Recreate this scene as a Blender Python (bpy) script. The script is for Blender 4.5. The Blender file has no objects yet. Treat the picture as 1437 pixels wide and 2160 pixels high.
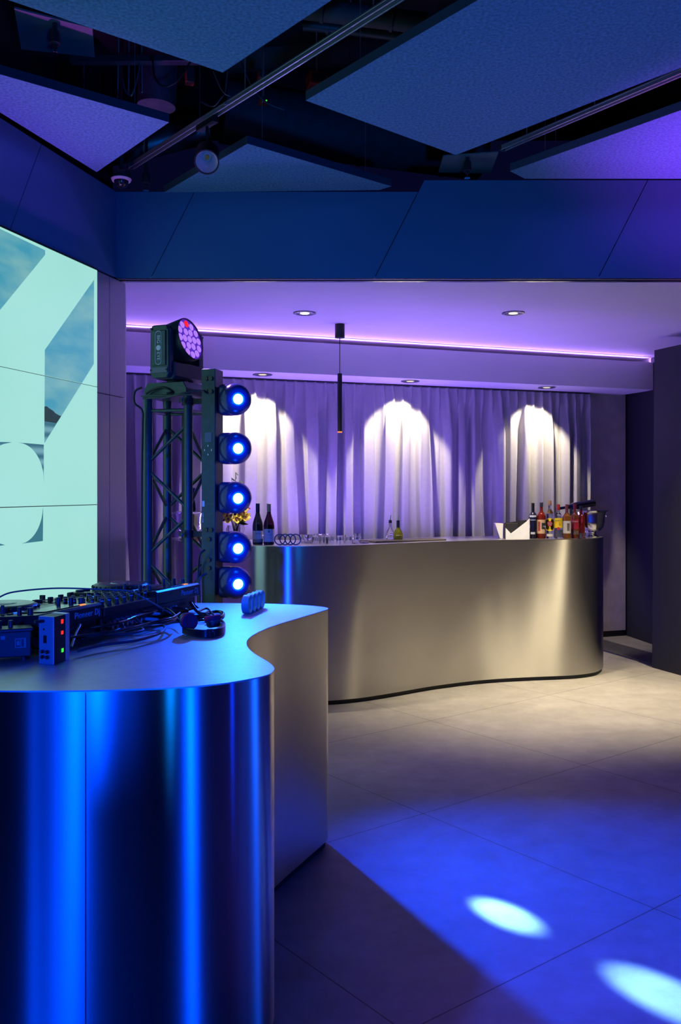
import bpy, bmesh, math, random
from mathutils import Vector, Matrix
random.seed(7)
PI = math.pi
scene = bpy.context.scene
COL = scene.collection

# ------------------------------------------------------------------ camera, world, exposure
F, CX, HOR, EYE = 1900.0, 718.5, 1035.0, 1.48      # focal length in pixels of the 1437x2160 frame, eye height
cam_d = bpy.data.cameras.new('camera')
cam = bpy.data.objects.new('camera', cam_d); COL.objects.link(cam)
cam.location = (0, 0, EYE); cam.rotation_euler = (PI / 2, 0, 0)
cam_d.sensor_fit = 'VERTICAL'; cam_d.sensor_height = 36.0
cam_d.lens = F / 2160 * 36.0
cam_d.shift_y = (HOR - 1080) / 2160
cam_d.clip_start = 0.05; cam_d.clip_end = 60
scene.camera = cam
scene.view_settings.view_transform = 'Standard'
scene.view_settings.look = 'None'
scene.view_settings.exposure = 0.0
scene.view_settings.gamma = 1.0
scene.view_settings.use_curve_mapping = False
world = bpy.data.worlds.new('world'); scene.world = world; world.use_nodes = True
world.node_tree.nodes['Background'].inputs[0].default_value = (0.035, 0.04, 0.36, 1)
world.node_tree.nodes['Background'].inputs[1].default_value = 0.04
scene.cycles.max_bounces = 10
scene.cycles.caustics_reflective = False
scene.cycles.caustics_refractive = False
scene.cycles.sample_clamp_indirect = 4.0


def lamp(name, kind, loc, target=None, energy=10.0, color=(1, 1, 1), parent=None, rot=None, **kw):
    d = bpy.data.lights.new(name, kind); d.energy = energy; d.color = color
    for k, v in kw.items():
        setattr(d, k, v)
    o = bpy.data.objects.new(name, d); COL.objects.link(o)
    if target is not None:
        q = (Vector(target) - Vector(loc)).to_track_quat('-Z', 'Y')
        m = Matrix.Translation(Vector(loc)) @ q.to_matrix().to_4x4()
    else:
        m = Matrix.Translation(Vector(loc)) @ (rot if rot is not None else Matrix.Identity(4))
    if parent is not None:
        o.parent = parent
        m = parent_world(parent).inverted() @ m
    o.matrix_basis = m
    return o


def parent_world(o):
    m = o.matrix_basis.copy()
    while o.parent is not None:
        o = o.parent; m = o.matrix_basis @ m
    return m


BLUE = (0.0, 0.10, 1.0); PURPLE = (0.26, 0.09, 1.0); VIOLET = (0.36, 0.18, 1.0); WARM = (1.0, 0.83, 0.52)
# unseen wash spots: some set from reflections on the steel, others added for colour
for (x, y, z, tx, ty, tz, e, c, sz, r) in (
        (-1.75, -4.0, 1.2, -0.6, 2.2, 0.5, 680, (0.0, 0.05, 1.0), 30, 0.05),
        (2.3, -2.0, 1.1, -0.4, 2.2, 0.5, 500, (0.0, 0.05, 1.0), 30, 0.08),
        (4.8, 2.2, 1.6, -0.3, 3.0, 0.8, 220, (0.0, 0.08, 1.0), 40, 0.06),
        (-1.0, -3.5, 2.2, -0.42, 6.2, 0.85, 1500, (0.0, 0.05, 1.0), 14, 0.05),
        (0.8, -1.0, 0.3, 0.6, 3.6, 3.3, 360, (0.0, 0.20, 1.0), 62, 0.15),
        (4.2, 0.5, 0.4, -1.5, 4.2, 3.0, 150, (0.0, 0.03, 1.0), 46, 0.12),  # added to turn the upper left wall blue
        (-1.30, 4.35, 0.2, -1.56, 4.30, 3.3, 290, (0.60, 0.09, 1.0), 44, 0.06),
        (0.9, 1.3, 3.2, 0.75, 2.25, 0.0, 80, (0.34, 0.05, 1.0), 30, 0.05),  # added overhead to tint the shaded floor violet
        (2.9, 3.9, 0.2, 2.5, 4.45, 3.3, 1400, (0.6, 0.05, 1.0), 50, 0.1)):
    lamp('unseen_wash_light', 'SPOT', (x, y, z), (tx, ty, tz), e, c, spot_size=math.radians(sz), spot_blend=1.0, shadow_soft_size=r)

# ------------------------------------------------------------------ pixel helpers
def at(px, py, d):
    return Vector(((px - CX) * d / F, d, EYE - (py - HOR) * d / F))

def onz(px, py, z):
    return at(px, py, (EYE - z) * F / (py - HOR))

def lerp(a, b, t):
    return a + (b - a) * t

# ------------------------------------------------------------------ materials
def mat(name, col, rough=0.5, metal=0.0, var=0.08, vscale=12.0, bump=0.0, bscale=200.0, emit=None, estr=1.0, **kw):
    m = bpy.data.materials.new(name); m.use_nodes = True
    nt = m.node_tree; b = nt.nodes['Principled BSDF']
    b.inputs['Roughness'].default_value = rough; b.inputs['Metallic'].default_value = metal
    tc = nt.nodes.new('ShaderNodeTexCoord')
    nz = nt.nodes.new('ShaderNodeTexNoise'); nz.inputs['Scale'].default_value = vscale; nz.inputs['Detail'].default_value = 4
    nt.links.new(tc.outputs['Object'], nz.inputs['Vector'])
    rp = nt.nodes.new('ShaderNodeValToRGB')
    rp.color_ramp.elements[0].position = 0.3; rp.color_ramp.elements[1].position = 0.7
    rp.color_ramp.elements[0].color = tuple(max(0, c * (1 - var)) for c in col) + (1,)
    rp.color_ramp.elements[1].color = tuple(min(1, c * (1 + var)) for c in col) + (1,)
    nt.links.new(nz.outputs['Fac'], rp.inputs['Fac'])
    nt.links.new(rp.outputs['Color'], b.inputs['Base Color'])
    if bump:
        n2 = nt.nodes.new('ShaderNodeTexNoise'); n2.inputs['Scale'].default_value = bscale; n2.inputs['Detail'].default_value = 3
        nt.links.new(tc.outputs['Object'], n2.inputs['Vector'])
        bp = nt.nodes.new('ShaderNodeBump'); bp.inputs['Strength'].default_value = bump; bp.inputs['Distance'].default_value = 0.002
        nt.links.new(n2.outputs['Fac'], bp.inputs['Height']); nt.links.new(bp.outputs['Normal'], b.inputs['Normal'])
    if emit is not None:
        b.inputs['Emission Color'].default_value = tuple(emit) + (1,); b.inputs['Emission Strength'].default_value = estr
    for k, v in kw.items():
        b.inputs[k].default_value = v
    return m

def brushed(name, col, rough, aniso):
    m = mat(name, col, rough, 1.0, var=0.04, vscale=3.0)
    nt = m.node_tree; b = nt.nodes['Principled BSDF']
    b.inputs['Anisotropic'].default_value = aniso
    cx = nt.nodes.new('ShaderNodeCombineXYZ'); cx.inputs[2].default_value = 1.0
    nt.links.new(cx.outputs[0], b.inputs['Tangent'])
    tc = nt.nodes.new('ShaderNodeTexCoord'); mp = nt.nodes.new('ShaderNodeMapping'); mp.inputs['Scale'].default_value = (4, 4, 700)
    nz = nt.nodes.new('ShaderNodeTexNoise'); nz.inputs['Scale'].default_value = 1.0; nz.inputs['Detail'].default_value = 2
    nt.links.new(tc.outputs['Object'], mp.inputs[0]); nt.links.new(mp.outputs[0], nz.inputs['Vector'])
    mr = nt.nodes.new('ShaderNodeMapRange'); mr.inputs[3].default_value = rough * 0.92; mr.inputs[4].default_value = rough * 1.08
    nt.links.new(nz.outputs['Fac'], mr.inputs[0]); nt.links.new(mr.outputs[0], b.inputs['Roughness'])
    return m

def glass(name, col, rough=0.02, trans=1.0, ior=1.45):
    m = mat(name, col, rough, 0.0, var=0.02)
    b = m.node_tree.nodes['Principled BSDF']
    b.inputs['Transmission Weight'].default_value = trans; b.inputs['IOR'].default_value = ior
    return m

def emis(name, col, strength=1.0, var=0.0):
    m = bpy.data.materials.new(name); m.use_nodes = True; nt = m.node_tree
    b = nt.nodes['Principled BSDF']
    b.inputs['Base Color'].default_value = (0.02, 0.02, 0.02, 1); b.inputs['Roughness'].default_value = 0.25
    b.inputs['Emission Color'].default_value = tuple(col) + (1,); b.inputs['Emission Strength'].default_value = strength
    return m

M = {}
M['steel'] = brushed('brushed_steel_side', (0.62, 0.60, 0.57), 0.30, 1.0)
M['bar_steel'] = brushed('brushed_steel_bar', (0.60, 0.585, 0.56), 0.29, 1.0)
M['steel_top'] = mat('brushed_steel_top', (0.62, 0.61, 0.62), 0.44, 1.0, var=0.05, vscale=40)
M['bar_top'] = mat('bar_top_steel', (0.66, 0.65, 0.63), 0.28, 1.0, var=0.03, vscale=30)
M['plinth'] = mat('black_plinth', (0.01, 0.01, 0.01), 0.6)
M['panelmetal'] = mat('lacquered_wall_panel', (0.40, 0.40, 0.42), 0.36, 0.35, var=0.02, vscale=2)
M['header'] = mat('blue_lit_lacquer', (0.10, 0.25, 0.42), 0.38, 0.2, var=0.02, vscale=2)  # the room's blue light is put into this panel colour
M['gap'] = mat('dark_gap', (0.004, 0.004, 0.006), 0.8)
M['felt'] = mat('felt_blue_tinted', (0.085, 0.24, 0.36), 0.95, 0, var=0.32, vscale=75, bump=0.5, bscale=160)  # grey felt with blue light from below put into its colour
M['feltedge_shaded'] = mat('felt_edge_shaded', (0.035, 0.06, 0.09), 0.95, 0, var=0.1, vscale=90)  # darker copy of the felt: the edges' shade is in the colour
M['white'] = mat('white_plaster', (0.74, 0.72, 0.74), 0.6, 0, var=0.02, vscale=3)
M['void'] = mat('black_ceiling_void', (0.012, 0.012, 0.016), 0.9)
M['concrete'] = mat('fair_faced_concrete', (0.55, 0.48, 0.45), 0.8, 0, var=0.12, vscale=8, bump=0.4, bscale=60)
M['navy'] = mat('dark_navy_wall', (0.008, 0.010, 0.022), 0.75, 0, var=0.1, vscale=60)
M['black'] = mat('black_plastic', (0.012, 0.012, 0.014), 0.45, 0, var=0.1)
M['blackgloss'] = mat('black_gloss', (0.012, 0.012, 0.016), 0.16, 0, var=0.1)
M['blackmetal'] = mat('black_painted_metal', (0.035, 0.045, 0.05), 0.38, 0.3, var=0.1)
M['truss'] = mat('dark_truss_paint', (0.045, 0.075, 0.08), 0.34, 0.4, var=0.15, vscale=30)
M['chrome'] = mat('chrome', (0.75, 0.75, 0.76), 0.12, 1.0, var=0.02)
M['silver'] = mat('silver_satin', (0.55, 0.56, 0.6), 0.35, 0.8, var=0.03)
M['duct'] = mat('galvanised_duct', (0.22, 0.22, 0.26), 0.42, 0.8, var=0.25, vscale=9)
M['darkduct'] = mat('dark_insulated_duct', (0.045, 0.047, 0.06), 0.7, 0, var=0.2, vscale=14)
M['red'] = mat('red_paint', (0.5, 0.03, 0.02), 0.5)
M['orange_led'] = emis('orange_led', (1.0, 0.35, 0.08), 1.0)
M['red_led'] = emis('red_led', (1.0, 0.03, 0.01), 1.2)
M['green_led'] = emis('green_led', (0.05, 1.0, 0.05), 1.0)
M['blue_led'] = emis('blue_led', (0.02, 0.18, 1.0), 0.9)
M['clear'] = glass('clear_glass', (0.97, 0.98, 0.98))
M['paper'] = mat('cream_label', (0.62, 0.58, 0.50), 0.7, 0, var=0.04)
M['whitelabel'] = mat('white_label', (0.7, 0.7, 0.68), 0.6, 0, var=0.03)
M['ink'] = mat('dark_ink', (0.02, 0.02, 0.025), 0.6)
M['whiteink'] = mat('white_ink', (0.7, 0.72, 0.75), 0.5)
M['greyink'] = mat('grey_ink', (0.52, 0.54, 0.62), 0.5)

# ------------------------------------------------------------------ mesh helpers
class MB:
    def __init__(self): self.bm = bmesh.new()
    def box(self, c, s, rot=None):
        m = Matrix.Translation(Vector(c)) @ (rot.to_4x4() if rot is not None else Matrix.Identity(4)) @ Matrix.Diagonal((s[0], s[1], s[2], 1))
        bmesh.ops.create_cube(self.bm, size=1.0, matrix=m); return self
    def cyl(self, p0, p1, r0, r1=None, n=24, caps=True):
        p0, p1 = Vector(p0), Vector(p1); r1 = r0 if r1 is None else r1
        d = p1 - p0; L = d.length
        q = Vector((0, 0, 1)).rotation_difference(d.normalized()).to_matrix().to_4x4()
        m = Matrix.Translation((p0 + p1) / 2) @ q
        bmesh.ops.create_cone(self.bm, cap_ends=caps, cap_tris=False, segments=n, radius1=max(r0, 1e-5), radius2=max(r1, 1e-5), depth=L, matrix=m)
        return self
    def sphere(self, c, r, sc=(1, 1, 1), rot=None, u=24, v=14):
        m = Matrix.Translation(Vector(c)) @ (rot.to_4x4() if rot is not None else Matrix.Identity(4)) @ Matrix.Diagonal((sc[0], sc[1], sc[2], 1))
        bmesh.ops.create_uvsphere(self.bm, u_segments=u, v_segments=v, radius=r, matrix=m); return self
    def lathe(self, prof, n=28, mtx=None, close=False):
        mtx = mtx or Matrix.Identity(4); rings = []
        for r, z in prof:
            if r < 1e-6: rings.append([self.bm.verts.new(mtx @ Vector((0, 0, z)))])
            else: rings.append([self.bm.verts.new(mtx @ Vector((r * math.cos(2 * PI * i / n), r * math.sin(2 * PI * i / n), z))) for i in range(n)])
        pr = list(zip(rings, rings[1:])) + ([(rings[-1], rings[0])] if close else [])
        for a, b in pr:
            for i in range(n):
                j = (i + 1) % n
                if len(a) == 1 and len(b) == 1: continue
                if len(a) == 1: f = [a[0], b[j], b[i]][::-1]
                elif len(b) == 1: f = [a[i], a[j], b[0]]
                else: f = [a[i], a[j], b[j], b[i]]
                self.bm.faces.new(f)
        return self
    def tube(self, pts, r, n=10, closed=False, caps=True):
        pts = [Vector(p) for p in pts]; N = len(pts); rings = []; up = None
        for i, p in enumerate(pts):
            if closed: t = pts[(i + 1) % N] - pts[i - 1]
            else: t = pts[min(i + 1, N - 1)] - pts[max(i - 1, 0)]
            t.normalize()
            if up is None:
                up = Vector((0, 0, 1)) if abs(t.z) < 0.9 else Vector((1, 0, 0))
            up = (up - t * up.dot(t))
            if up.length < 1e-6: up = t.orthogonal()
            up.normalize(); sd = t.cross(up)
            rr = r(i / (N - 1)) if callable(r) else r
            rings.append([self.bm.verts.new(p + up * (rr * math.cos(2 * PI * k / n)) + sd * (rr * math.sin(2 * PI * k / n))) for k in range(n)])
        for a, b in list(zip(rings, rings[1:])) + ([(rings[-1], rings[0])] if closed else []):
            for k in range(n):
                self.bm.faces.new((a[k], b[k], b[(k + 1) % n], a[(k + 1) % n]))
        if caps and not closed:
            self.bm.faces.new(rings[0]); self.bm.faces.new(rings[-1][::-1])
        return self
    def prism(self, poly, org, u, v, w0, w1):
        """polygon (a,b) in the plane org + a*u + b*v, extruded along u x v from w0 to w1"""
        org, u, v = Vector(org), Vector(u), Vector(v); w = u.cross(v).normalized()
        lo = [self.bm.verts.new(org + u * a + v * b + w * w0) for a, b in poly]
        hi = [self.bm.verts.new(org + u * a + v * b + w * w1) for a, b in poly]
        n = len(poly)
        self.bm.faces.new(hi); self.bm.faces.new(lo[::-1])
        for i in range(n):
            j = (i + 1) % n
            self.bm.faces.new((lo[i], lo[j], hi[j], hi[i]))
        return self
    def done(self, name, m, parent=None, ang=35, bevel=0.0, seg=2, smooth=True, recalc=True):
        if recalc: bmesh.ops.recalc_face_normals(self.bm, faces=self.bm.faces[:])
        me = bpy.data.meshes.new(name); self.bm.to_mesh(me); self.bm.free()
        me.materials.append(m)
        if smooth:
            for p in me.polygons: p.use_smooth = True
            try: me.set_sharp_from_angle(angle=math.radians(ang))
            except Exception: pass
        o = bpy.data.objects.new(name, me); COL.objects.link(o)
        if parent is not None: o.parent = parent
        if bevel:
            b = o.modifiers.new('bevel', 'BEVEL'); b.width = bevel; b.segments = seg; b.limit_method = 'ANGLE'; b.angle_limit = math.radians(40)
        return o

def tag(o, label=None, cat=None, group=None, kind=None):
    if label: o['label'] = label
    if cat: o['category'] = cat
    if group: o['group'] = group
    if kind: o['kind'] = kind
    return o

def thing(name, label, cat, loc=(0, 0, 0), rz=0.0, group=None):
    o = bpy.data.objects.new(name, None); COL.objects.link(o); o.empty_display_size = 0.05
    o.location = loc; o.rotation_euler = (0, 0, rz)
    return tag(o, label, cat, group)

def structure(o):
    o['kind'] = 'structure'; return o

def dup(root, loc, rz, label, group=None):
    r = root.copy(); COL.objects.link(r); r.location = loc; r.rotation_euler = (0, 0, rz); r['label'] = label
    if group: r['group'] = group
    for ch in list(root.children):
        c = ch.copy(); COL.objects.link(c); c.parent = r
        for g in list(ch.children):
            d = g.copy(); COL.objects.link(d); d.parent = c
    return r

def part_copy(o, loc, parent, rot=None):
    c = o.copy(); COL.objects.link(c); c.parent = parent; c.location = loc
    if rot is not None: c.rotation_euler = rot
    return c

def text(name, body, size, m, parent, loc, x_axis, y_axis, extrude=0.0004, align='CENTER', spacing=1.0):
    """a line of lettering lying in the plane of x_axis / y_axis (parent space)"""
    cu = bpy.data.curves.new(name, 'FONT'); cu.body = body; cu.size = size; cu.extrude = extrude
    cu.align_x = align; cu.align_y = 'CENTER'; cu.space_character = spacing; cu.resolution_u = 3
    t = bpy.data.objects.new('font_source', cu); COL.objects.link(t)
    dg = bpy.context.evaluated_depsgraph_get(); dg.update()
    me = bpy.data.meshes.new_from_object(t.evaluated_get(dg)); me.name = name
    bpy.data.objects.remove(t, do_unlink=True); bpy.data.curves.remove(cu)
    x = Vector(x_axis).normalized(); y = Vector(y_axis).normalized(); z = x.cross(y)
    mt = Matrix(((x.x, y.x, z.x, loc[0]), (x.y, y.y, z.y, loc[1]), (x.z, y.z, z.z, loc[2]), (0, 0, 0, 1)))
    me.transform(mt); me.materials.clear(); me.materials.append(m)
    o = bpy.data.objects.new(name, me); COL.objects.link(o); o.parent = parent
    return o

def smooth_path(pts, n=12, closed=False):
    P = [Vector(p) for p in pts]; out = []; N = len(P)
    rng = N if closed else N - 1
    for i in range(rng):
        if closed: a, b, c, d = P[i - 1], P[i], P[(i + 1) % N], P[(i + 2) % N]
        else: a, b, c, d = P[max(i - 1, 0)], P[i], P[i + 1], P[min(i + 2, N - 1)]
        for k in range(n):
            t = k / n
            out.append(0.5 * ((2 * b) + (c - a) * t + (2 * a - 5 * b + 4 * c - d) * t * t + (3 * b - 3 * c + d - a) * t ** 3))
    if not closed: out.append(P[-1])
    return out

# ------------------------------------------------------------------ the setting
ALC_Z, FA_D, FA_BACK, SOF_Z, TOP_Z = 2.763, 5.44, 5.55, 2.45, 3.285
W0 = at(0, HOR, 4.36); W0.z = 0
WU = Vector((0.272, 1, 0)).normalized(); WN = Vector((WU.y, -WU.x, 0)); UP = Vector((0, 0, 1))
def wall_sz(px, py):
    """pixel -> (s, z) on the left wall"""
    ray = Vector(((px - CX) / F, 1, 0)); den = ray.dot(WN); t = W0.dot(WN) / den
    p = ray * t
    return ((p - W0).dot(WU), EYE - (py - HOR) * t / F)

# floor
def floor_mat():
    m = mat('concrete_floor_tiles', (0.22, 0.21, 0.205), 0.5, 0, var=0.13, vscale=1.6)
    nt = m.node_tree; b = nt.nodes['Principled BSDF']; L = nt.links
    base = b.inputs['Base Color'].links[0].from_socket
    geo = nt.nodes.new('ShaderNodeNewGeometry')
    n2 = nt.nodes.new('ShaderNodeTexNoise'); n2.inputs['Scale'].default_value = 7; n2.inputs['Detail'].default_value = 8; n2.inputs['Roughness'].default_value = 0.7
    L.new(geo.outputs['Position'], n2.inputs['Vector'])
    r2 = nt.nodes.new('ShaderNodeMapRange'); r2.inputs[1].default_value = 0.25; r2.inputs[2].default_value = 0.75; r2.inputs[3].default_value = 0.75; r2.inputs[4].default_value = 1.22
    L.new(n2.outputs['Fac'], r2.inputs[0])
    mx = nt.nodes.new('ShaderNodeMix'); mx.data_type = 'RGBA'; mx.blend_type = 'MULTIPLY'; mx.inputs[0].default_value = 1
    L.new(base, mx.inputs[6]); L.new(r2.outputs[0], mx.inputs[7])
    a = math.radians(38.0); masks = []
    for (vx, vy, off, per) in ((-math.sin(a), math.cos(a), 1.83, 1.19), (math.cos(a), math.sin(a), 2.84, 1.185)):
        d = nt.nodes.new('ShaderNodeVectorMath'); d.operation = 'DOT_PRODUCT'; d.inputs[1].default_value = (vx, vy, 0)
        L.new(geo.outputs['Position'], d.inputs[0])
        s = nt.nodes.new('ShaderNodeMath'); s.operation = 'SUBTRACT'; s.inputs[1].default_value = off - 20 * per; L.new(d.outputs['Value'], s.inputs[0])
        q = nt.nodes.new('ShaderNodeMath'); q.operation = 'PINGPONG'; q.inputs[1].default_value = per / 2; L.new(s.outputs[0], q.inputs[0])
        c = nt.nodes.new('ShaderNodeMath'); c.operation = 'LESS_THAN'; c.inputs[1].default_value = 0.0022; L.new(q.outputs[0], c.inputs[0])
        masks.append(c)
    mxm = nt.nodes.new('ShaderNodeMath'); mxm.operation = 'MAXIMUM'; L.new(masks[0].outputs[0], mxm.inputs[0]); L.new(masks[1].outputs[0], mxm.inputs[1])
    m3 = nt.nodes.new('ShaderNodeMix'); m3.data_type = 'RGBA'; m3.inputs[7].default_value = (0.03, 0.028, 0.03, 1)
    L.new(mxm.outputs[0], m3.inputs[0]); L.new(mx.outputs[2], m3.inputs[6]); L.new(m3.outputs[2], b.inputs['Base Color'])
    sp = nt.nodes.new('ShaderNodeTexNoise'); sp.inputs['Scale'].default_value = 220
    L.new(geo.outputs['Position'], sp.inputs['Vector'])
    bp = nt.nodes.new('ShaderNodeBump'); bp.inputs['Strength'].default_value = 0.15; bp.inputs['Distance'].default_value = 0.002
    L.new(sp.outputs['Fac'], bp.inputs['Height']); L.new(bp.outputs['Normal'], b.inputs['Normal'])
    return m
structure(MB().box((0.5, 2.5, -0.05), (11, 17, 0.1)).done('floor', floor_mat(), smooth=False))
structure(MB().box((0.5, 0.5, 4.25), (11, 13, 0.1)).done('ceiling', M['void'], smooth=False))
structure(MB().box((0.5, -6.05, 2.1), (11, 0.1, 4.2)).done('wall_behind', M['navy'], smooth=False))
structure(MB().box((6.05, 2.5, 2.1), (0.1, 17, 4.2)).done('wall_far_right', M['navy'], smooth=False))

# left wall: lacquered panels with fine gaps over a dark backing
s_end, _ = wall_sz(265, HOR); s_scr, _ = wall_sz(199, HOR); s_j, _ = wall_sz(231, HOR); s_cor, _ = wall_sz(245, HOR)
lw = MB()
g = 0.0025
SEAM = 2.05; LOW0 = -11.5
def rect(s0, s1, z0, z1): return [(s0 + g, z0 + g), (s1 - g, z0 + g), (s1 - g, z1 - g), (s0 + g, z1 - g)]
# upper band with slanted joints
dg_s0, dg_z0 = wall_sz(20, 488); dg_s1, dg_z1 = wall_sz(88, 303)
k_sl = (dg_s1 - dg_s0) / (dg_z1 - dg_z0); per = 1.36
edges = [dg_s0 - per * i for i in range(8, -1, -1)]
zb, zt = ALC_Z + 0.005, TOP_Z
for a, b in zip(edges, edges[1:] + [None]):
    tb = lambda e, z: e + k_sl * (z - dg_z0)
    if b is None: poly = [(tb(a, zb) + g, zb), (s_cor, zb), (s_cor, zt), (tb(a, zt) + g, zt)]
    else: poly = [(tb(a, zb) + g, zb), (tb(b, zb) - g, zb), (tb(b, zt) - g, zt), (tb(a, zt) + g, zt)]
    lw.prism(poly, W0, WU, UP, -0.02, 0.0)
structure(lw.done('wall_left_upper', M['header'], smooth=False)); lw = MB()
for s0, s1 in ((s_scr, s_j), (s_j, s_end)):
    lw.prism(rect(s0, s1, 0.0, SEAM), W0, WU, UP, -0.02, 0.0); lw.prism(rect(s0, s1, SEAM, ALC_Z - 0.006), W0, WU, UP, -0.02, 0.0)
SCR_W = 2 * 1.215; SCR_B = 0.655
lw.prism(rect(s_scr - SCR_W, s_scr, 0.0, SCR_B), W0, WU, UP, -0.02, 0.0)
for i in range(6):
    s1 = s_scr - SCR_W - i * 1.2
    lw.prism(rect(s1 - 1.2, s1, 0.0, SEAM), W0, WU, UP, -0.02, 0.0); lw.prism(rect(s1 - 1.2, s1, SEAM, ALC_Z - 0.006), W0, WU, UP, -0.02, 0.0)
structure(lw.done('wall_left', M['panelmetal'], smooth=False))
structure(MB().prism([(LOW0, 0), (s_end - 0.01, 0), (s_end - 0.01, TOP_Z - 0.01), (LOW0, TOP_Z - 0.01)], W0, WU, UP, -0.14, -0.021).done('trim_1', M['gap'], smooth=False))
structure(MB().prism([(LOW0, TOP_Z), (s_end + 0.2, TOP_Z), (s_end + 0.2, 4.2), (LOW0, 4.2)], W0, WU, UP, -0.30, -0.20).done('wall_left_void', M['void'], smooth=False))

# fascia over the bar opening
fx0 = at(245, HOR, FA_D).x; fz0 = ALC_Z
fb = MB()
X1 = 5.9
j0 = at(318, 587, FA_D).x; j1 = at(790, 585, FA_D).x; pitch = j1 - j0
sl = (at(895, 378, FA_D).x - at(790, 585, FA_D).x) / (at(895, 378, FA_D).z - at(790, 585, FA_D).z)
xs = [j0 + pitch * i for i in range(5)]
def fbx(x, z): return x + sl * (z - fz0)
ztl, ztr = TOP_Z, 3.355
polys = [[(fx0, fz0), (xs[0] - g, fz0), (fbx(xs[0], ztl) - g, ztl), (fx0, ztl)]]
for i, x in enumerate(xs):
    xn = xs[i + 1] if i + 1 < len(xs) else X1 + 1
    zt_ = ztl if i == 0 else ztr
    polys.append([(x + g, fz0), (xn - g, fz0), (fbx(xn, zt_) - g, zt_), (fbx(x, zt_) + g, zt_)])
for p in polys:
    fb.prism(p, (0, FA_D, 0), (1, 0, 0), UP, -0.02, 0.0)
structure(fb.done('wall_header', M['header'], smooth=False))
structure(MB().box(((fx0 - 0.2 + X1) / 2, FA_D + 0.06, (fz0 + 3.28) / 2 + 0.01), (X1 - fx0 + 0.2, 0.075, 3.28 - fz0 - 0.02)).done('trim_2', M['gap'], smooth=False))
# sliding-wall track under the fascia
tk = MB()
tk.box(((fx0 + X1) / 2, FA_D + 0.018, fz0 + 0.006), (X1 - fx0, 0.034, 0.012))
structure(tk.done('trim_3', M['panelmetal'], smooth=False))
structure(MB().box(((fx0 + X1) / 2, FA_D + 0.052, fz0 + 0.010), (X1 - fx0, 0.03, 0.008)).done('trim_4', M['gap'], smooth=False))
structure(MB().box(((fx0 + X1) / 2, FA_D + 0.082, fz0 + 0.004), (X1 - fx0, 0.026, 0.012)).done('trim_5', M['chrome'], smooth=False))
structure(MB().box(((fx0 + X1) / 2, FA_D + 0.102, fz0 + 0.010), (X1 - fx0, 0.014, 0.008)).done('trim_6', M['gap'], smooth=False))

# alcove ceiling
alc_x0 = -2.9
structure(MB().prism([(alc_x0, FA_BACK), (6.0, FA_BACK), (6.0, 11.0), (alc_x0, 11.0)], (0, 0, ALC_Z), (1, 0, 0), (0, 1, 0), 0.0, 0.12).done('ceiling', M['white'], smooth=False))
structure(MB().box((alc_x0 - 0.05, 8.2, 1.38), (0.1, 5.4, 2.76)).done('wall_alcove_left', M['white'], smooth=False))
structure(MB().box(((alc_x0 + at(265, HOR, FA_BACK).x) / 2 - 0.01, FA_BACK + 0.05, 1.375), (at(265, HOR, FA_BACK).x - alc_x0 - 0.02, 0.1, 2.75)).done('wall_alcove_front', M['white'], smooth=False))

# soffit (box beam) running obliquely above the bar
SD = Vector((1, 0.362, 0)).normalized(); SN = Vector((SD.y, -SD.x, 0))   # SN points to the viewer
S0 = at(265, HOR, 6.97); S0.z = 0
ray = Vector(((1383 - CX) / F, 1, 0)); s_r = (ray * (S0.dot(SN) / ray.dot(SN)) - S0).dot(SD)
sf = MB()
sf.prism([(-1.2, SOF_Z), (s_r, SOF_Z), (s_r, ALC_Z - 0.05), (-1.2, ALC_Z - 0.05)], S0, SD, UP, -0.03, 0.0)       # front board
sf.prism([(-1.2, SOF_Z), (s_r, SOF_Z), (s_r, SOF_Z + 0.02), (-1.2, SOF_Z + 0.02)], S0, SD, UP, -0.62, -0.03)           # underside
sf.prism([(s_r - 0.02, SOF_Z + 0.02), (s_r, SOF_Z + 0.02), (s_r, ALC_Z), (s_r - 0.02, ALC_Z)], S0, SD, UP, -0.62, -0.03)
sf.prism([(-1.2, ALC_Z - 0.08), (s_r - 0.02, ALC_Z - 0.08), (s_r - 0.02, ALC_Z - 0.065), (-1.2, ALC_Z - 0.065)], S0, SD, UP, -0.6, -0.03)
structure(sf.done('trim_7', M['white'], smooth=False))
structure(MB().prism([(-1.2, ALC_Z - 0.004), (s_r + 0.04, ALC_Z - 0.004), (s_r + 0.04, ALC_Z), (-1.2, ALC_Z)], S0, SD, UP, 0.0, 0.012).done('trim_8', M['white'], smooth=False))
def soff(s, n, z): return S0 + SD * s + SN * n + UP * z

# concrete wall behind the curtain and dark side walls at the right
C0 = S0 - SN * 0.53
def on_plane(px, org, nrm):
    r_ = Vector(((px - CX) / F, 1, 0)); return r_ * (org.dot(nrm) / r_.dot(nrm))
cr = on_plane(1320, C0, SN); s_cr = (cr - C0).dot(SD); cl = on_plane(1231, C0, SN); s_cl = (cl - C0).dot(SD)
structure(MB().prism([(-1.6, 0.06), (s_cr, 0.06), (s_cr, 2.755), (-1.6, 2.755)], C0, SD, UP, -0.12, 0.0).done('wall_back', M['concrete'], smooth=False))
structure(MB().prism([(-1.6, 0.0), (s_cr, 0.0), (s_cr, 0.06), (-1.6, 0.06)], C0, SD, UP, -0.12, -0.012).done('baseboard_back', M['black'], smooth=False))
# niche wall turning towards the room
pA = Vector((cr.x + 0.01, cr.y + 0.05, 0)); pB = onz(1440, 1381, 0.0)
dAB = (pB - pA); lenAB = dAB.length; uAB = dAB.normalized()
structure(MB().prism([(-0.3, 0), (lenAB + 1.6, 0), (lenAB + 1.6, 2.76), (-0.3, 2.76)], pA, uAB, UP, -0.08, 0.0).done('wall_right', M['navy'], smooth=False))
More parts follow.
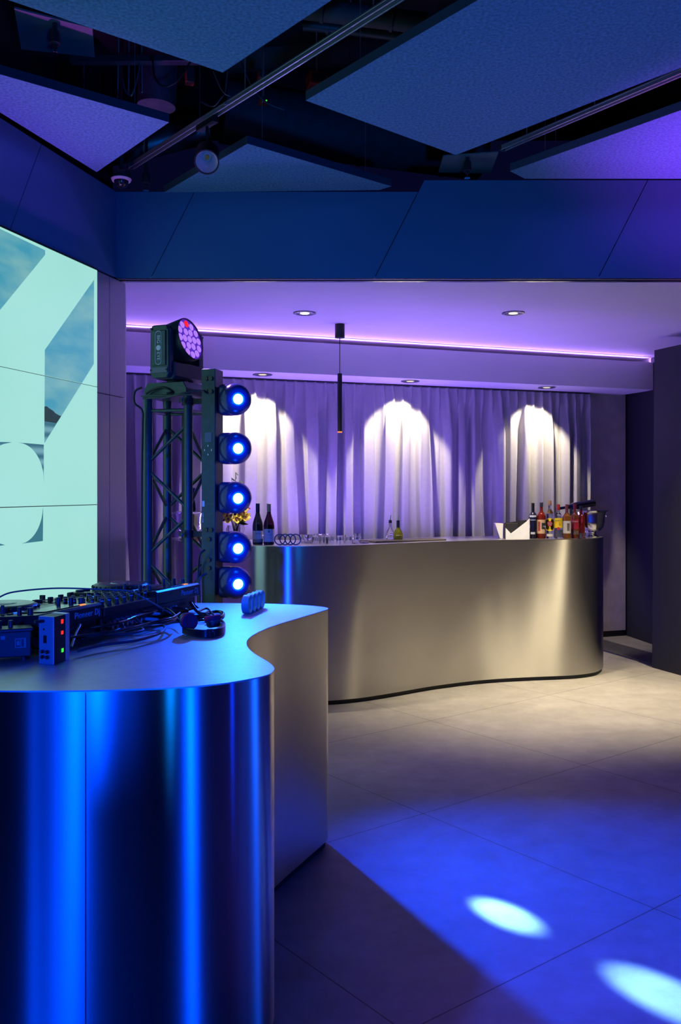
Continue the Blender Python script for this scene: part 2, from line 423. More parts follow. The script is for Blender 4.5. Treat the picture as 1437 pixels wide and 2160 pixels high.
# free-standing dark partition leaf at the right edge
q0 = onz(1376, 1408, 0.0); q1 = onz(1437, 1425, 0.0); qd = (q1 - q0).normalized(); qn = UP.cross(qd)
lean = at(1398, 740, q0.y); lz = lean.z; ls = (lean - q0).dot(qd)
structure(MB().prism([(0, 0), (2.6, 0), (2.6, lz), (ls, lz)], q0, qd, UP, -0.09, 0.0).done('wall_partition', M['navy'], smooth=False))

# ------------------------------------------------------------------ alcove light: cove strip on the soffit, added strips behind the bar, downlights
rot_strip = Matrix((SD, -SN, UP)).transposed().to_4x4()      # local X along the soffit, local Y away from the viewer
def strip_light(name, loc, aim, length, width, energy, color, parent=None):
    z = -Vector(aim).normalized(); x = SD.copy(); y = z.cross(x).normalized(); z = x.cross(y)
    r = Matrix((x, y, z)).transposed().to_4x4()
    return lamp(name, 'AREA', loc, None, energy, color, parent, rot=r, shape='RECTANGLE', size=length, size_y=width)

Ls = s_r + 1.0
def unseen_strip(label, s0, s1, n, z, aim, energy, color, width=0.02):
    mid = soff((s0 + s1) / 2, n, z)
    o = MB().box((0, 0, 0), (s1 - s0, 0.014, 0.006)).done('unseen_strip', M['whitelabel'], smooth=False)
    o.matrix_basis = Matrix.Translation(mid) @ rot_strip
    tag(o, label, 'led strip')
    a = Vector(aim).normalized()
    strip_light('strip_light', mid + a * 0.008, a, s1 - s0, width, energy, color, None)
    return o
unseen_strip('thin violet led strip hidden on top of the white soffit below the ceiling', -1.1, s_r - 0.05, -0.075, ALC_Z - 0.052, SN * 0.9 + UP * 0.45, 21, (0.42, 0.22, 1.0))
unseen_strip('added unseen violet strip along the foot of the curtain behind the bar', -0.9, s_cl - 0.1, -0.26, 0.004, UP + SN * 0.05, 50, (0.17, 0.08, 1.0))  # added to wash the curtain and soffit underside from below

def downlight(label, p, aim, energy, size, blend=0.35, color=WARM, nrm_z=0.0, lamp_on=True, bright=3.0):
    t = thing('recessed_downlight', label, 'downlight', p, 0, None)
    MB().lathe([(0.062, 0.0), (0.078, -0.002), (0.082, -0.006), (0.076, -0.008), (0.062, -0.006)], 32, close=True).done('trim_ring', M['chrome'], t)
    MB().lathe([(0.062, -0.004), (0.055, -0.0045), (0.04, -0.0038), (0.0, -0.0035)], 32).done('reflector', M['chrome'], t)
    MB().lathe([(0.034, -0.0042), (0.030, -0.006), (0.0, -0.0065)], 24).done('lamp_lens', emis('lens_glow', (1.0, 0.86, 0.62), bright), t)
    if lamp_on:
        lamp('downlight_lamp', 'SPOT', Vector(p) + Vector((0, 0, -0.014)), aim, energy, color, t, spot_size=math.radians(size), spot_blend=blend, shadow_soft_size=0.03)
    return t
dl1 = onz(643, 660, ALC_Z); dl2 = onz(1083, 660, ALC_Z); dl3 = dl2 + (dl2 - dl1)
downlight('bright recessed downlight in the white ceiling, left of the pendant lamp', dl1, (dl1.x + 0.1, dl1.y - 0.1, 0), 150, 80, 0.9)
downlight('recessed downlight in the white ceiling, right of the pendant lamp', dl2, (dl2.x + 0.1, dl2.y - 0.05, 0), 680, 68, 1.0, bright=1.2)
downlight('recessed downlight over the floor in front of the dark partition', dl3, (dl3.x - 0.3, dl3.y + 0.1, 0), 680, 70, 1.0)
for k, (px, py, nm) in enumerate(((553, 790, 'leftmost downlight in the soffit underside, above the wine bottles'),
                                  (868, 803, 'middle downlight in the soffit underside, above the pourer bottles'),
                                  (1152, 817, 'rightmost downlight in the soffit underside, above the spirit bottles'))):
    p = onz(px, py, SOF_Z); 
    s_ = (p - S0).dot(SD); p = soff(s_, -0.16, SOF_Z)
    downlight(nm, p, p - UP * 1.0 - SN * 0.42, 135, 82, 0.3, color=(1.0, 0.86, 0.58), bright=0.8)

# pendant lamp
pl = onz(717, 684, ALC_Z)
t = thing('pendant_lamp', 'slim black tube pendant lamp hanging from the white ceiling on a thin cord', 'pendant lamp', pl)
dsc = pl.y / F
MB().lathe([(0, 0), (0.038, 0), (0.038, -28 * dsc), (0.036, -29 * dsc), (0, -29 * dsc)], 28).done('ceiling_rose', M['black'], t)
MB().cyl((0, 0, -28 * dsc), (0, 0, -104 * dsc), 0.003, n=8).done('cord', M['black'], t)
MB().lathe([(0, -104 * dsc), (0.018, -104 * dsc), (0.018, -226 * dsc), (0.0, -226 * dsc)], 24).done('lamp_tube', M['black'], t)
MB().lathe([(0, -226 * dsc), (0.0175, -226 * dsc), (0.0175, -228.5 * dsc), (0, -228.5 * dsc)], 24).done('glow_ring', emis('warm_ring', (1.0, 0.22, 0.04), 1.2), t)

# ------------------------------------------------------------------ curtain
def curtain():
    s0, s1 = -0.95, s_cl; z0, z1 = 0.03, SOF_Z - 0.012
    nrm = -0.43; pitch = 0.0925
    n = int((s1 - s0) / 0.0055); rows = [z1, z1 - 0.012, z1 - 0.03, z1 - 0.06, z1 - 0.09, z1 - 0.115, z1 - 0.14, z1 - 0.18, z1 - 0.24, z1 - 0.32] + [z1 - 0.32 - (z1 - 0.32 - z0) * i / 22 for i in range(1, 23)]
    bm = bmesh.new(); grid = []
    rnd = random.Random(3)
    ph = [rnd.uniform(-1, 1) for _ in range(80)]; amp = [rnd.uniform(0.55, 1.35) for _ in range(80)]
    for z in rows:
        h = (z1 - z) / (z1 - z0); row = []
        dz = z1 - z
        for i in range(n + 1):
            s = s0 + (s1 - s0) * i / n
            u = (s - s0) / pitch
            k = int(u) % 80; kn = (k + 1) % 80; fr = u - int(u)
            # pinch pleat head: narrow ridge; lower down: deep soft folds that drift
            pinch = math.exp(-((fr - 0.5) / 0.13) ** 2)
            w_head = math.exp(-((dz - 0.10) / 0.07) ** 2)
            drift = 0.35 * h * math.sin(0.9 * u + 2.2 * h + ph[0] * 3) + 0.25 * h * math.sin(0.37 * u + 1.3)
            a = lerp(amp[k], amp[kn], fr)
            v = 0.5 * u + drift * 0.8 + 0.14 * math.sin(2 * PI * 0.5 * u * 0.31 + 1.0)
            fold = math.cos(2 * PI * v)
            fold = math.copysign(abs(fold) ** 0.7, fold)
            fine = math.cos(2 * PI * (u + 0.5 + drift))
            slow = math.sin(2 * PI * u / 5.3 + 1.5 + 1.0 * h)
            g_ = min(1, max(0, (dz - 0.04) / 0.36)); f_ = max(0.25, 1 - 1.1 * h)
            off = 0.011 * pinch + 0.016 * pinch * w_head + g_ * ((0.046 + 0.012 * h) * a * fold + 0.010 * f_ * fine + 0.010 * slow)
            p = soff(s + g_ * 0.016 * math.sin(4 * PI * v), nrm + max(-0.085, off), z)
            row.append(bm.verts.new(p))
        grid.append(row)
    for a, b in zip(grid, grid[1:]):
        for i in range(n):
            bm.faces.new((a[i], a[i + 1], b[i + 1], b[i]))
    mb = MB(); mb.bm.free(); mb.bm = bm
    m = mat('satin_curtain', (0.32, 0.31, 0.33), 0.42, 0, var=0.04, vscale=30)
    b = m.node_tree.nodes['Principled BSDF']; b.inputs['Sheen Weight'].default_value = 0.15
    o = mb.done('curtain', m, ang=180)
    tag(o, 'tall grey satin pleated curtain hanging behind the steel bar', 'curtain')
    so = o.modifiers.new('thick', 'SOLIDIFY'); so.thickness = 0.002
    tr = MB(); tr.prism([(s0, z1 + 0.0005), (s1, z1 + 0.0005), (s1, z1 + 0.0115), (s0, z1 + 0.0115)], S0, SD, UP, nrm - 0.01, nrm + 0.01)
    tr.done('curtain_track', M['black'], o, smooth=False)
    return o
curtain()

# ------------------------------------------------------------------ floor mat at the right
ma = onz(1274, 1352, 0); mb_ = onz(1376, 1380, 0); mc = onz(1376, 1404, 0)
md = (mb_ - ma).normalized(); mn = Vector((md.y, -md.x, 0)); wd = (mc - mb_).dot(mn)
fm = MB(); fm.prism([(-0.25, 0), (1.5, 0), (1.5, wd), (-0.25, wd)], ma + UP * 0.001, md, mn if md.cross(mn).z > 0 else mn, -0.012, 0.0)
def mat_ribbed():
    m = mat('ribbed_mat', (0.05, 0.05, 0.055), 0.55, 0.2, var=0.5, vscale=60, bump=1.0, bscale=45); return m
o = fm.done('floor_mat', mat_ribbed(), smooth=False); o.location.z = 0.0
tag(o, 'dark ribbed entrance mat on the floor between the bar and the dark partition', 'floor mat')

# ------------------------------------------------------------------ counters
def counter(name, label, outline, ztop, m_side, m_top, tip=(0, 0), seams=()):
    """outline: closed plan loop, counter-clockwise"""
    root = thing(name, label, 'counter', (tip[0], tip[1], 0))
    loc = [Vector((p.x - tip[0], p.y - tip[1], 0)) for p in outline]
    n = len(loc)
    bm = MB(); lo = [bm.bm.verts.new(p + UP * 0.03) for p in loc]; hi = [bm.bm.verts.new(p + UP * (ztop - 0.004)) for p in loc]
    for i in range(n):
        j = (i + 1) % n; bm.bm.faces.new((lo[i], lo[j], hi[j], hi[i]))
    bm.done('metal_cladding', m_side, root, ang=60)
    tp = MB(); tp.prism([(p.x, p.y) for p in loc], (0, 0, 0), (1, 0, 0), (0, 1, 0), ztop - 0.004, ztop)
    o = tp.done('counter_top', m_top, root, smooth=False)
    # plinth, inset
    ins = []
    for i in range(n):
        tg = (loc[(i + 1) % n] - loc[i - 1]).normalized(); ins.append(loc[i] + Vector((-tg.y, tg.x, 0)) * 0.012)
    pl_ = MB(); pl_.prism([(p.x, p.y) for p in ins], (0, 0, 0), (1, 0, 0), (0, 1, 0), 0.0, 0.032)
    pl_.done('plinth', M['plinth'], root, smooth=False)
    return root

# the bar: front line from pixels on its base and top edge
BAR_Z = 1.10
fpts = [at(px, HOR, d) for px, d in ((352, 7.22), (362, 6.98), (385, 6.76), (425, 6.52), (475, 6.32), (530, 6.21), (590, 6.17), (640, 6.175), (690, 6.21), (760, 6.30), (831, 6.46), (917, 6.69), (1003, 6.87), (1070, 6.96), (1140, 7.02), (1205, 7.07), (1245, 7.15), (1264, 7.25), (1273, 7.42))]
fpts = [Vector((p.x, p.y, 0)) for p in fpts]
endR = fpts[-1]
bpts = [endR + Vector((0.01, 0.12, 0)), endR + Vector((-0.05, 0.24, 0)), endR + Vector((-0.2, 0.30, 0))]
for px, d in ((1080, 7.62), (960, 7.48), (860, 7.22), (760, 7.02), (660, 6.93), (560, 6.98), (470, 7.12), (400, 7.30)):
    p = at(px, HOR, d); bpts.append(Vector((p.x, p.y, 0)))
loop = smooth_path(fpts + bpts, 8, closed=True)
counter('bar_counter', 'long curved bar counter clad in brushed steel in front of the curtain', loop, BAR_Z, M['bar_steel'], M['bar_top'], tip=(0.3, 6.7))

bl = Matrix.Identity(4)
BAR = bpy.data.objects['bar_counter']
r_a, r_b = at(470, HOR, 7.24), at(1085, HOR, 7.74); r_d = (r_b - r_a); r_m = (r_a + r_b) / 2
o = MB().box((0, 0, 0), (r_d.length, 0.02, 0.008)).done('unseen_strip', M['whitelabel'], BAR, smooth=False)  # added strip, unseen behind the bar, for violet uplight on ceiling and soffit
o.location = (r_m.x - 0.3, r_m.y - 6.7, BAR_Z - 0.04); o.rotation_euler.z = math.atan2(r_d.y, r_d.x)
lamp('strip_light', 'AREA', (r_m.x, r_m.y, BAR_Z - 0.03), None, 46, (0.31, 0.17, 1.0), BAR, rot=Matrix.Rotation(math.atan2(r_d.y, r_d.x), 4, 'Z') @ Matrix.Rotation(PI, 4, 'X'), shape='RECTANGLE', size=r_d.length, size_y=0.02)

DJ_Z = 0.988
dpx = [(0, 1456.7), (90, 1456.8), (181, 1456), (265, 1454), (348, 1451), (420, 1446), (480, 1439.6), (520, 1433), (552, 1426.5), (568.5, 1421.5), (576, 1416), (578.5, 1410), (575, 1403.5), (563.5, 1395), (547, 1385), (530, 1373), (521, 1361), (522, 1350), (535, 1338.6), (563.5, 1325), (597, 1313.5), (647, 1298.5), (682, 1288), (691.5, 1284.5), (690, 1282), (676, 1279.5), (640, 1276.3), (600, 1274.5), (560, 1273.3), (500, 1272.5), (450, 1272)]
dj = [onz(px, py, DJ_Z) for px, py in dpx]
dj = [Vector((p.x, p.y, 0)) for p in dj]
pre = [Vector((-1.35, 2.27, 0)), Vector((-1.1, 2.235, 0))]
post = [Vector((-0.8, 3.95, 0)), Vector((-1.1, 3.93, 0)), Vector((-1.34, 3.86, 0)), Vector((-1.44, 3.72, 0)), Vector((-1.50, 3.3, 0)), Vector((-1.60, 2.8, 0)), Vector((-1.62, 2.5, 0)), Vector((-1.53, 2.34, 0))]
loop = smooth_path(pre + dj + post, 8, closed=True)
DJ = counter('dj_counter', 'wavy foreground counter clad in brushed steel holding the dj equipment', loop, DJ_Z, M['steel'], M['steel_top'], tip=(-0.7, 3.0))
# vertical sheet joint on the front
pj = onz(181, 1456, DJ_Z)
MB().box((pj.x + 0.7, pj.y - 3.0 - 0.0002, 0.508), (0.0022, 0.001, 0.95)).done('sheet_joint', M['gap'], DJ, smooth=False)

# ------------------------------------------------------------------ ceiling: void, acoustic panels, tracks, services
structure(MB().box((0.6, 8.4, 3.53), (10.8, 0.1, 1.3)).done('wall_void_back', M['void'], smooth=False))
PZ = 3.25
def acoustic_panel(label, px, anchors):
    pts = [onz(x, y, PZ) for x, y in px]
    c = sum(pts, Vector()) / len(pts)
    t = thing('acoustic_panel', label, 'acoustic panel', (c.x, c.y, PZ), 0, 'felt acoustic panels')
    poly = [(p.x - c.x, p.y - c.y) for p in pts]
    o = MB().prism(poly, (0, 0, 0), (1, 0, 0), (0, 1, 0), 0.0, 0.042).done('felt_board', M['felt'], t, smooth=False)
    o.data.materials.append(M['feltedge_shaded'])
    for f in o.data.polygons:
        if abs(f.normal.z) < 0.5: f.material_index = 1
    for k in anchors:
        q = (pts[k] - c) * 0.72
        MB().cyl((q.x, q.y, 0.04), (q.x, q.y, 4.2 - PZ), 0.0015, n=6).done('hanging_wire', M['silver'], t)
    return t
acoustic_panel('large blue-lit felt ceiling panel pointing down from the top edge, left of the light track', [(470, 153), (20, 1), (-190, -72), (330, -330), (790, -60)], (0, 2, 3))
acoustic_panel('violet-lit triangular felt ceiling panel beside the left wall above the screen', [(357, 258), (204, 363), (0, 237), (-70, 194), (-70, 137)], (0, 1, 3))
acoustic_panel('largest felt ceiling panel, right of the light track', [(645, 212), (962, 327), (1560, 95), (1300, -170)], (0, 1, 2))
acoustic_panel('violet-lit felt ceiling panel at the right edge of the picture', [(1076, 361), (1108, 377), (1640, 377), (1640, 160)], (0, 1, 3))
acoustic_panel('low blue-lit felt ceiling panel behind the track spotlight, close to the blue-lit header', [(346, 406), (522, 303), (826, 393), (800, 401)], (0, 1, 2))

def track(label, a, b, z):
    p, q = onz(*a, z), onz(*b, z); d = q - p; L = d.length
    t = thing('lighting_track', label, 'lighting track', p, math.atan2(d.y, d.x))
    mb = MB(); mb.box((L / 2, 0, 0.022), (L, 0.036, 0.008)); mb.box((L / 2, -0.0145, 0.009), (L, 0.007, 0.018)); mb.box((L / 2, 0.0145, 0.009), (L, 0.007, 0.018))
    mb.done('channel', M['silver'], t, bevel=0.001)
    MB().box((L / 2, 0, 0.016), (L - 0.01, 0.021, 0.004)).done('conductor_rail', M['black'], t, smooth=False)
    for s in (0.0, L): MB().box((s, 0, 0.013), (0.02, 0.038, 0.028)).done('end_cap', M['blackmetal'], t, bevel=0.002)
    for s in (0.18, L * 0.5, L - 0.3):
        MB().cyl((s, 0, 0.025), (s, 0, 4.2 - z), 0.003, n=6).done('hanging_rod', M['silver'], t)
    return t, p, d.normalized(), L
tr1, tp, td, tL = track('long silver lighting track running diagonally between the ceiling panels', (275, 357), (900, -36), 3.36)
track('dark lighting track at the right between the largest panel and the right violet panel', (1060, 318), (1500, 132), 3.36)

# track spotlight
ux = (437 - CX) / F; sp = (tp.x - ux * tp.y) / (ux * td.y - td.x); pp = tp + td * sp
t = thing('track_spotlight', 'black cylindrical spotlight hanging from the silver track, facing the camera', 'spotlight', pp)
MB().box((0, 0, -0.0165), (0.17, 0.034, 0.03), Matrix.Rotation(math.atan2(td.y, td.x), 3, 'Z')).done('track_adapter', M['black'], t, bevel=0.002)
MB().cyl((0, 0, -0.02), (0, 0, -0.15), 0.008, n=12).done('stem', M['black'], t)
ax = Vector((0.12, -1, -0.72)).normalized()
q = Vector((0, 0, 1)).rotation_difference(ax).to_matrix().to_4x4()
bm_ = Matrix.Translation(Vector((0, -0.0, -0.185))) @ q
R = 0.062
MB().lathe([(0, -0.09), (0.045, -0.09), (R, -0.075), (R, 0.085), (R - 0.006, 0.085), (R - 0.006, 0.07), (0.03, -0.02), (0, -0.02)], 36, bm_).done('housing', M['black'], t)
rf = MB().lathe([(R - 0.007, 0.078), (R - 0.013, 0.055), (0.04, 0.02), (0.02, -0.008), (0.0, -0.010)], 40, bm_)
def facet_mat():
    m = mat('facet_reflector', (0.85, 0.85, 0.88), 0.35, 0.3, var=0.02)
    nt = m.node_tree; b = nt.nodes['Principled BSDF']
    geo = nt.nodes.new('ShaderNodeTexCoord'); v = nt.nodes.new('ShaderNodeTexVoronoi'); v.inputs['Scale'].default_value = 150; v.distance = 'CHEBYCHEV'
    nt.links.new(geo.outputs['Object'], v.inputs['Vector'])
    bp = nt.nodes.new('ShaderNodeBump'); bp.inputs['Strength'].default_value = 1.0; bp.inputs['Distance'].default_value = 0.004
    nt.links.new(v.outputs['Distance'], bp.inputs['Height']); nt.links.new(bp.outputs['Normal'], b.inputs['Normal'])
    return m
rf.done('reflector', facet_mat(), t)
MB().cyl(bm_ @ Vector((0, 0, -0.008)), bm_ @ Vector((0, 0, 0.006)), 0.0125, n=20).done('led_chip', mat('amber_phosphor', (0.95, 0.45, 0.05), 0.5), t)

# dome camera
p = at(256, 378, 5.15)
t = thing('dome_camera', 'small dome security camera in the corner above the header', 'security camera', p)
MB().lathe([(0, 0.5), (0.012, 0.5), (0.012, 0.045), (0.052, 0.04), (0.052, 0.0), (0, 0.0)], 28).done('mount', M['blackmetal'], t)
MB().lathe([(0.052, 0.006), (0.058, 0.0), (0.052, -0.012), (0.040, -0.010)], 32).done('ring', M['whitelabel'], t)
MB().lathe([(0.043, -0.008), (0.039, -0.026), (0.028, -0.042), (0.012, -0.050), (0, -0.052)], 28).done('dome', M['blackgloss'], t)
MB().cyl((0, 0, 0.5), (0, 0, 4.2 - p.z), 0.012, n=10).done('drop_pipe', M['blackmetal'], t)

def sprinkler(label, px, py, d, plate, rise=0.55):
    p = at(px, py, d)
    t = thing('sprinkler', label, 'sprinkler', p)
    MB().lathe([(0, 0.10), (0.02, 0.10), (0.024, 0.085), (0.024, 0.045), (0.012, 0.04), (0.012, 0.028), (0, 0.028)], 18).done('fitting', M['blackmetal'], t)
    MB().cyl((0, 0, 0.03), (0, 0, 0.008), 0.004, n=8).done('glass_bulb', M['red'], t)
    MB().lathe([(0, 0.004), (0.016, 0.004), (0.018, 0.0), (0, 0.0)], 18).done('deflector', M['chrome'], t)
    MB().cyl((0, 0, 0.10), (0, 0, 4.2 - p.z), 0.011, n=10).done('drop_pipe', M['blackmetal'], t)
    if plate:
        pts = [at(x, y, d_) - p for x, y, d_ in plate]
        u = (pts[1] - pts[0]); v = (pts[3] - pts[0])
        bm = MB(); lo = [bm.bm.verts.new(q_) for q_ in pts]; hi = [bm.bm.verts.new(q_ + UP * 0.008) for q_ in pts]
        bm.bm.faces.new(lo[::-1]); bm.bm.faces.new(hi)
        for i in range(4): bm.bm.faces.new((lo[i], lo[(i + 1) % 4], hi[(i + 1) % 4], hi[i]))
        bm.done('heat_shield', mat('shield_plate', (0.2, 0.23, 0.22), 0.5, 0.2), t, smooth=False)
    return t
def plate_at(z, px): return [(x, y, (EYE - z) * F / (y - HOR)) for x, y in px]
sprinkler('sprinkler under a square shield plate at the top left of the ceiling', 116, 114, 3.95, plate_at(3.53, [(45, 104), (200, 121), (195, 60), (30, 18)]))
sprinkler('sprinkler under a dark plate above the header, left of the right violet panel', 986, 376, 5.30, plate_at(3.44, [(925, 364), (1035, 366), (1052, 322), (935, 330)]))
sprinkler('small sprinkler in the dark corner right of the dome camera', 308, 402, 5.36, None)

def duct(name, label, cat, pts, r, m, ribs=0, group=None):
    path = smooth_path(pts, 10); c = Vector(pts[0])
    t = thing(name, label, cat, c, 0, group)
    MB().tube([p - c for p in path], r, 28).done('duct_skin', m, t)
    N = len(path)
    for k in range(ribs):
        i = int((k + 0.5) / ribs * (N - 1)); a, b = path[i], path[min(i + 1, N - 1)]; dr = (b - a).normalized()
        MB().cyl(a - c - dr * 0.008, a - c + dr * 0.008, r + 0.006, n=28).done('joint_band', m, t)
    mid = path[N // 2]
    MB().cyl((mid.x - c.x, mid.y - c.y, mid.z - c.z + r * 0.5), (mid.x - c.x, mid.y - c.y, 4.2 - c.z), 0.004, n=6).done('hanging_rod', M['silver'], t)
    return t
duct('air_duct', 'large dark round duct in the ceiling void above the middle of the header', 'air duct', [at(470, 235, 5.9), at(700, 275, 6.1), at(1010, 318, 6.4)], 0.20, M['darkduct'], 4)
duct('air_duct', 'silver duct above the left end of the header, behind the track spotlight', 'air duct', [at(190, 330, 5.75), at(330, 300, 5.75), at(440, 272, 5.78)], 0.085, M['duct'], 3)
duct('air_duct', 'foil-wrapped duct in the void right of the light track at the top', 'air duct', [at(480, 118, 5.7), at(620, 105, 5.6), at(860, 95, 5.5), at(1000, 90, 5.5)], 0.105, M['darkduct'], 3)
duct('air_duct', 'upright silver duct behind the hanging cables left of the large panel', 'air duct', [at(335, 60, 4.75), at(333, 150, 4.75), at(330, 225, 4.75)], 0.10, M['duct'], 0)
duct('pipe', 'thin dark pipe crossing the void at the top right of the track', 'pipe', [at(640, 52, 4.5), at(760, 65, 4.5), at(900, 82, 4.5)], 0.028, M['blackmetal'], 2)
duct('pipe', 'upper dark pipe crossing the void near the top edge', 'pipe', [at(640, 18, 4.4), at(740, 30, 4.4), at(900, 50, 4.4)], 0.05, M['darkduct'], 2)
for k, (x0, x1, y1, lab) in enumerate(((250, 248, 205, 'leftmost thin conduit hanging in the void beside the left panel'), (272, 271, 200, 'second thin conduit hanging in the void beside the left panel'), (299, 300, 195, 'third thin conduit hanging in the void, nearest the silver duct'))):
    duct('conduit', lab, 'conduit', [at(x0, 20, 4.6), at(x0, 110, 4.6), at(x1, y1, 4.6)], 0.0045, M['silver'], 0, 'hanging conduits')
# cable rail and cables in the void
p0, p1 = at(150, 128, 4.5), at(420, 126, 4.5)
o = MB().box((0, 0, 0), ((p1 - p0).length, 0.05, 0.03)).done('cable_tray', M['blackmetal'], None, bevel=0.002); o.location = (p0 + p1) / 2
tag(o, 'dark cable tray crossing the void below the square shield plate', 'cable tray')
for lab, pts, r in (('black cable looping in front of the silver duct in the void', [at(322, 115, 4.40), at(326, 160, 4.38), at(345, 182, 4.38), at(375, 170, 4.38), at(402, 130, 4.40)], 0.005),
                    ('grey cable hanging in a curve from the void onto the silver track', [at(425, 215, 4.7), at(450, 224, 4.65), at(468, 205, 4.6), at(475, 195, 4.6), at(480, 150, 4.6)], 0.004),
                    ('thin wire with a loose hook hanging left of the silver track', [at(450, 150, 4.4), at(465, 185, 4.4), at(475, 198, 4.4), at(487, 205, 4.4), at(483, 216, 4.4), at(474, 220, 4.4), at(480, 212, 4.4)], 0.0025),
                    ('pale cable hanging between the conduits in the void', [at(298, 110, 4.5), at(292, 155, 4.5), at(278, 200, 4.5), at(264, 190, 4.5), at(258, 165, 4.5)], 0.0045),
                    ('dark cable crossing behind the silver track in the void', [at(508, 130, 4.9), at(530, 180, 4.9), at(560, 215, 4.9), at(600, 232, 4.9)], 0.004)):
    o = MB().tube(smooth_path(pts, 8), r, 8).done('cable', M['duct'] if 'black' not in lab else M['black'])
    tag(o, lab, 'cable', 'cables in the ceiling void')
for px, py, d, w, h, lab in ((400, 160, 4.85, 0.05, 0.09, 'red junction box in the void behind the black cable loop'), (553, 160, 5.0, 0.05, 0.05, 'red bracket in the void above the middle of the silver track'),
                        (556, 214, 4.95, 0.05, 0.035, 'small red box with a green pilot light below the silver track'), (668, 172, 4.9, 0.10, 0.07, 'red junction box in the void left of the largest panel')):
    p = at(px, py, d); t = thing('junction_box', lab, 'junction box', p, 0.3, 'red service boxes in the void')
    MB().box((0, 0, 0), (w, w, h)).done('housing', M['red'], t, bevel=0.006)
    MB().box((0, -w / 2 - 0.002, 0), (w * 0.7, 0.004, h * 0.6)).done('cover', M['blackmetal'], t, bevel=0.001)
    if 'green' in lab: MB().sphere((w * 0.2, -w / 2 - 0.004, -h * 0.15), 0.004).done('pilot_light', M['green_led'], t)
    MB().cyl((0, 0, h / 2), (0, 0, 4.2 - p.z), 0.004, n=6).done('hanging_rod', M['silver'], t)

# ------------------------------------------------------------------ video wall
def poly_clip(poly, zc, keep_above):
    out = []
    for i in range(len(poly)):
        a, b = poly[i - 1], poly[i]
        ia = (a[1] >= zc) == keep_above; ib = (b[1] >= zc) == keep_above
        if ia != ib:
            t_ = (zc - a[1]) / (b[1] - a[1]); out.append((a[0] + (b[0] - a[0]) * t_, zc))
        if ib: out.append(b)
    return out
vw = thing('video_wall', 'large video wall on the left wall glowing pale turquoise with cut-out sky pictures', 'video wall', W0)
VT = ALC_Z - 0.012; ROWH = (VT - SCR_B) / 3
VT2 = [SCR_B, wall_sz(100, 1067.3)[1], wall_sz(100, 795.5)[1], VT]
MB().prism([(s_scr - SCR_W, SCR_B), (s_scr + 0.004, SCR_B), (s_scr + 0.004, VT + 0.012), (s_scr - SCR_W, VT + 0.012)], (0, 0, 0), WU, UP, -0.019, 0.012).done('black_frame', M['plinth'], vw, smooth=False)
def screen_mat(name, kind):
    m = bpy.data.materials.new(name); m.use_nodes = True; nt = m.node_tree; b = nt.nodes['Principled BSDF']; L = nt.links
    b.inputs['Base Color'].default_value = (0.02, 0.02, 0.02, 1); b.inputs['Roughness'].default_value = 0.3
    geo = nt.nodes.new('ShaderNodeNewGeometry'); sx = nt.nodes.new('ShaderNodeSeparateXYZ'); L.new(geo.outputs['Position'], sx.inputs[0])
    mp = nt.nodes.new('ShaderNodeMapping'); mp.inputs['Scale'].default_value = (2, 2, 6) if kind != 'plain' else (1, 1, 1); L.new(geo.outputs['Position'], mp.inputs[0])
    nz = nt.nodes.new('ShaderNodeTexNoise'); nz.inputs['Scale'].default_value = 1.6; nz.inputs['Detail'].default_value = 6; L.new(mp.outputs[0], nz.inputs['Vector'])
    rp = nt.nodes.new('ShaderNodeValToRGB'); e = rp.color_ramp.elements
    if kind == 'plain':
        e[0].color = (0.325, 0.72, 0.65, 1); e[1].color = (0.39, 0.78, 0.70, 1); L.new(nz.outputs['Fac'], rp.inputs['Fac'])
        L.new(rp.outputs[0], b.inputs['Emission Color'])
    elif kind == 'sky':
        mr = nt.nodes.new('ShaderNodeMapRange'); mr.inputs[1].default_value = 0.35; mr.inputs[2].default_value = 0.72; L.new(nz.outputs['Fac'], mr.inputs[0])
        e[0].color = (0.055, 0.32, 0.44, 1); e[1].color = (0.20, 0.46, 0.46, 1); L.new(mr.outputs[0], rp.inputs['Fac'])
        L.new(rp.outputs[0], b.inputs['Emission Color'])
    elif kind == 'road':
        wv = nt.nodes.new('ShaderNodeTexWave'); wv.bands_direction = 'Z'; wv.inputs['Scale'].default_value = 5.5; wv.inputs['Distortion'].default_value = 0.4; L.new(geo.outputs['Position'], wv.inputs['Vector'])
        e[0].color = (0.03, 0.15, 0.20, 1); e[1].color = (0.16, 0.38, 0.44, 1); L.new(wv.outputs['Fac'], rp.inputs['Fac']); L.new(rp.outputs[0], b.inputs['Emission Color'])
    elif kind == 'tree':
        nz.inputs['Scale'].default_value = 9
        e[0].color = (0.004, 0.02, 0.018, 1); e[1].color = (0.02, 0.07, 0.06, 1); L.new(nz.outputs['Fac'], rp.inputs['Fac']); L.new(rp.outputs[0], b.inputs['Emission Color'])
    else:
        e[0].color = (0.03, 0.17, 0.22, 1); e[1].color = (0.045, 0.20, 0.25, 1); L.new(nz.outputs['Fac'], rp.inputs['Fac']); L.new(rp.outputs[0], b.inputs['Emission Color'])
    b.inputs['Emission Strength'].default_value = 1.0
    return m
SM = {k: screen_mat('screen_' + k, k) for k in ('plain', 'sky', 'road', 'tree', 'dark')}
panels_ = []
for r in range(3):
    for c in range(2):
        s1 = s_scr - c * 1.215; s0 = s1 - 1.215; z0_, z1_ = VT2[r], VT2[r + 1]; gg = 0.0022
        o = MB().prism([(s0 + gg, z0_ + gg), (s1 - gg, z0_ + gg), (s1 - gg, z1_ - gg), (s0 + gg, z1_ - gg)], (0, 0, 0), WU, UP, 0.012, 0.020).done('display', SM['plain'], vw, smooth=False)
        panels_.append((r, c, o))
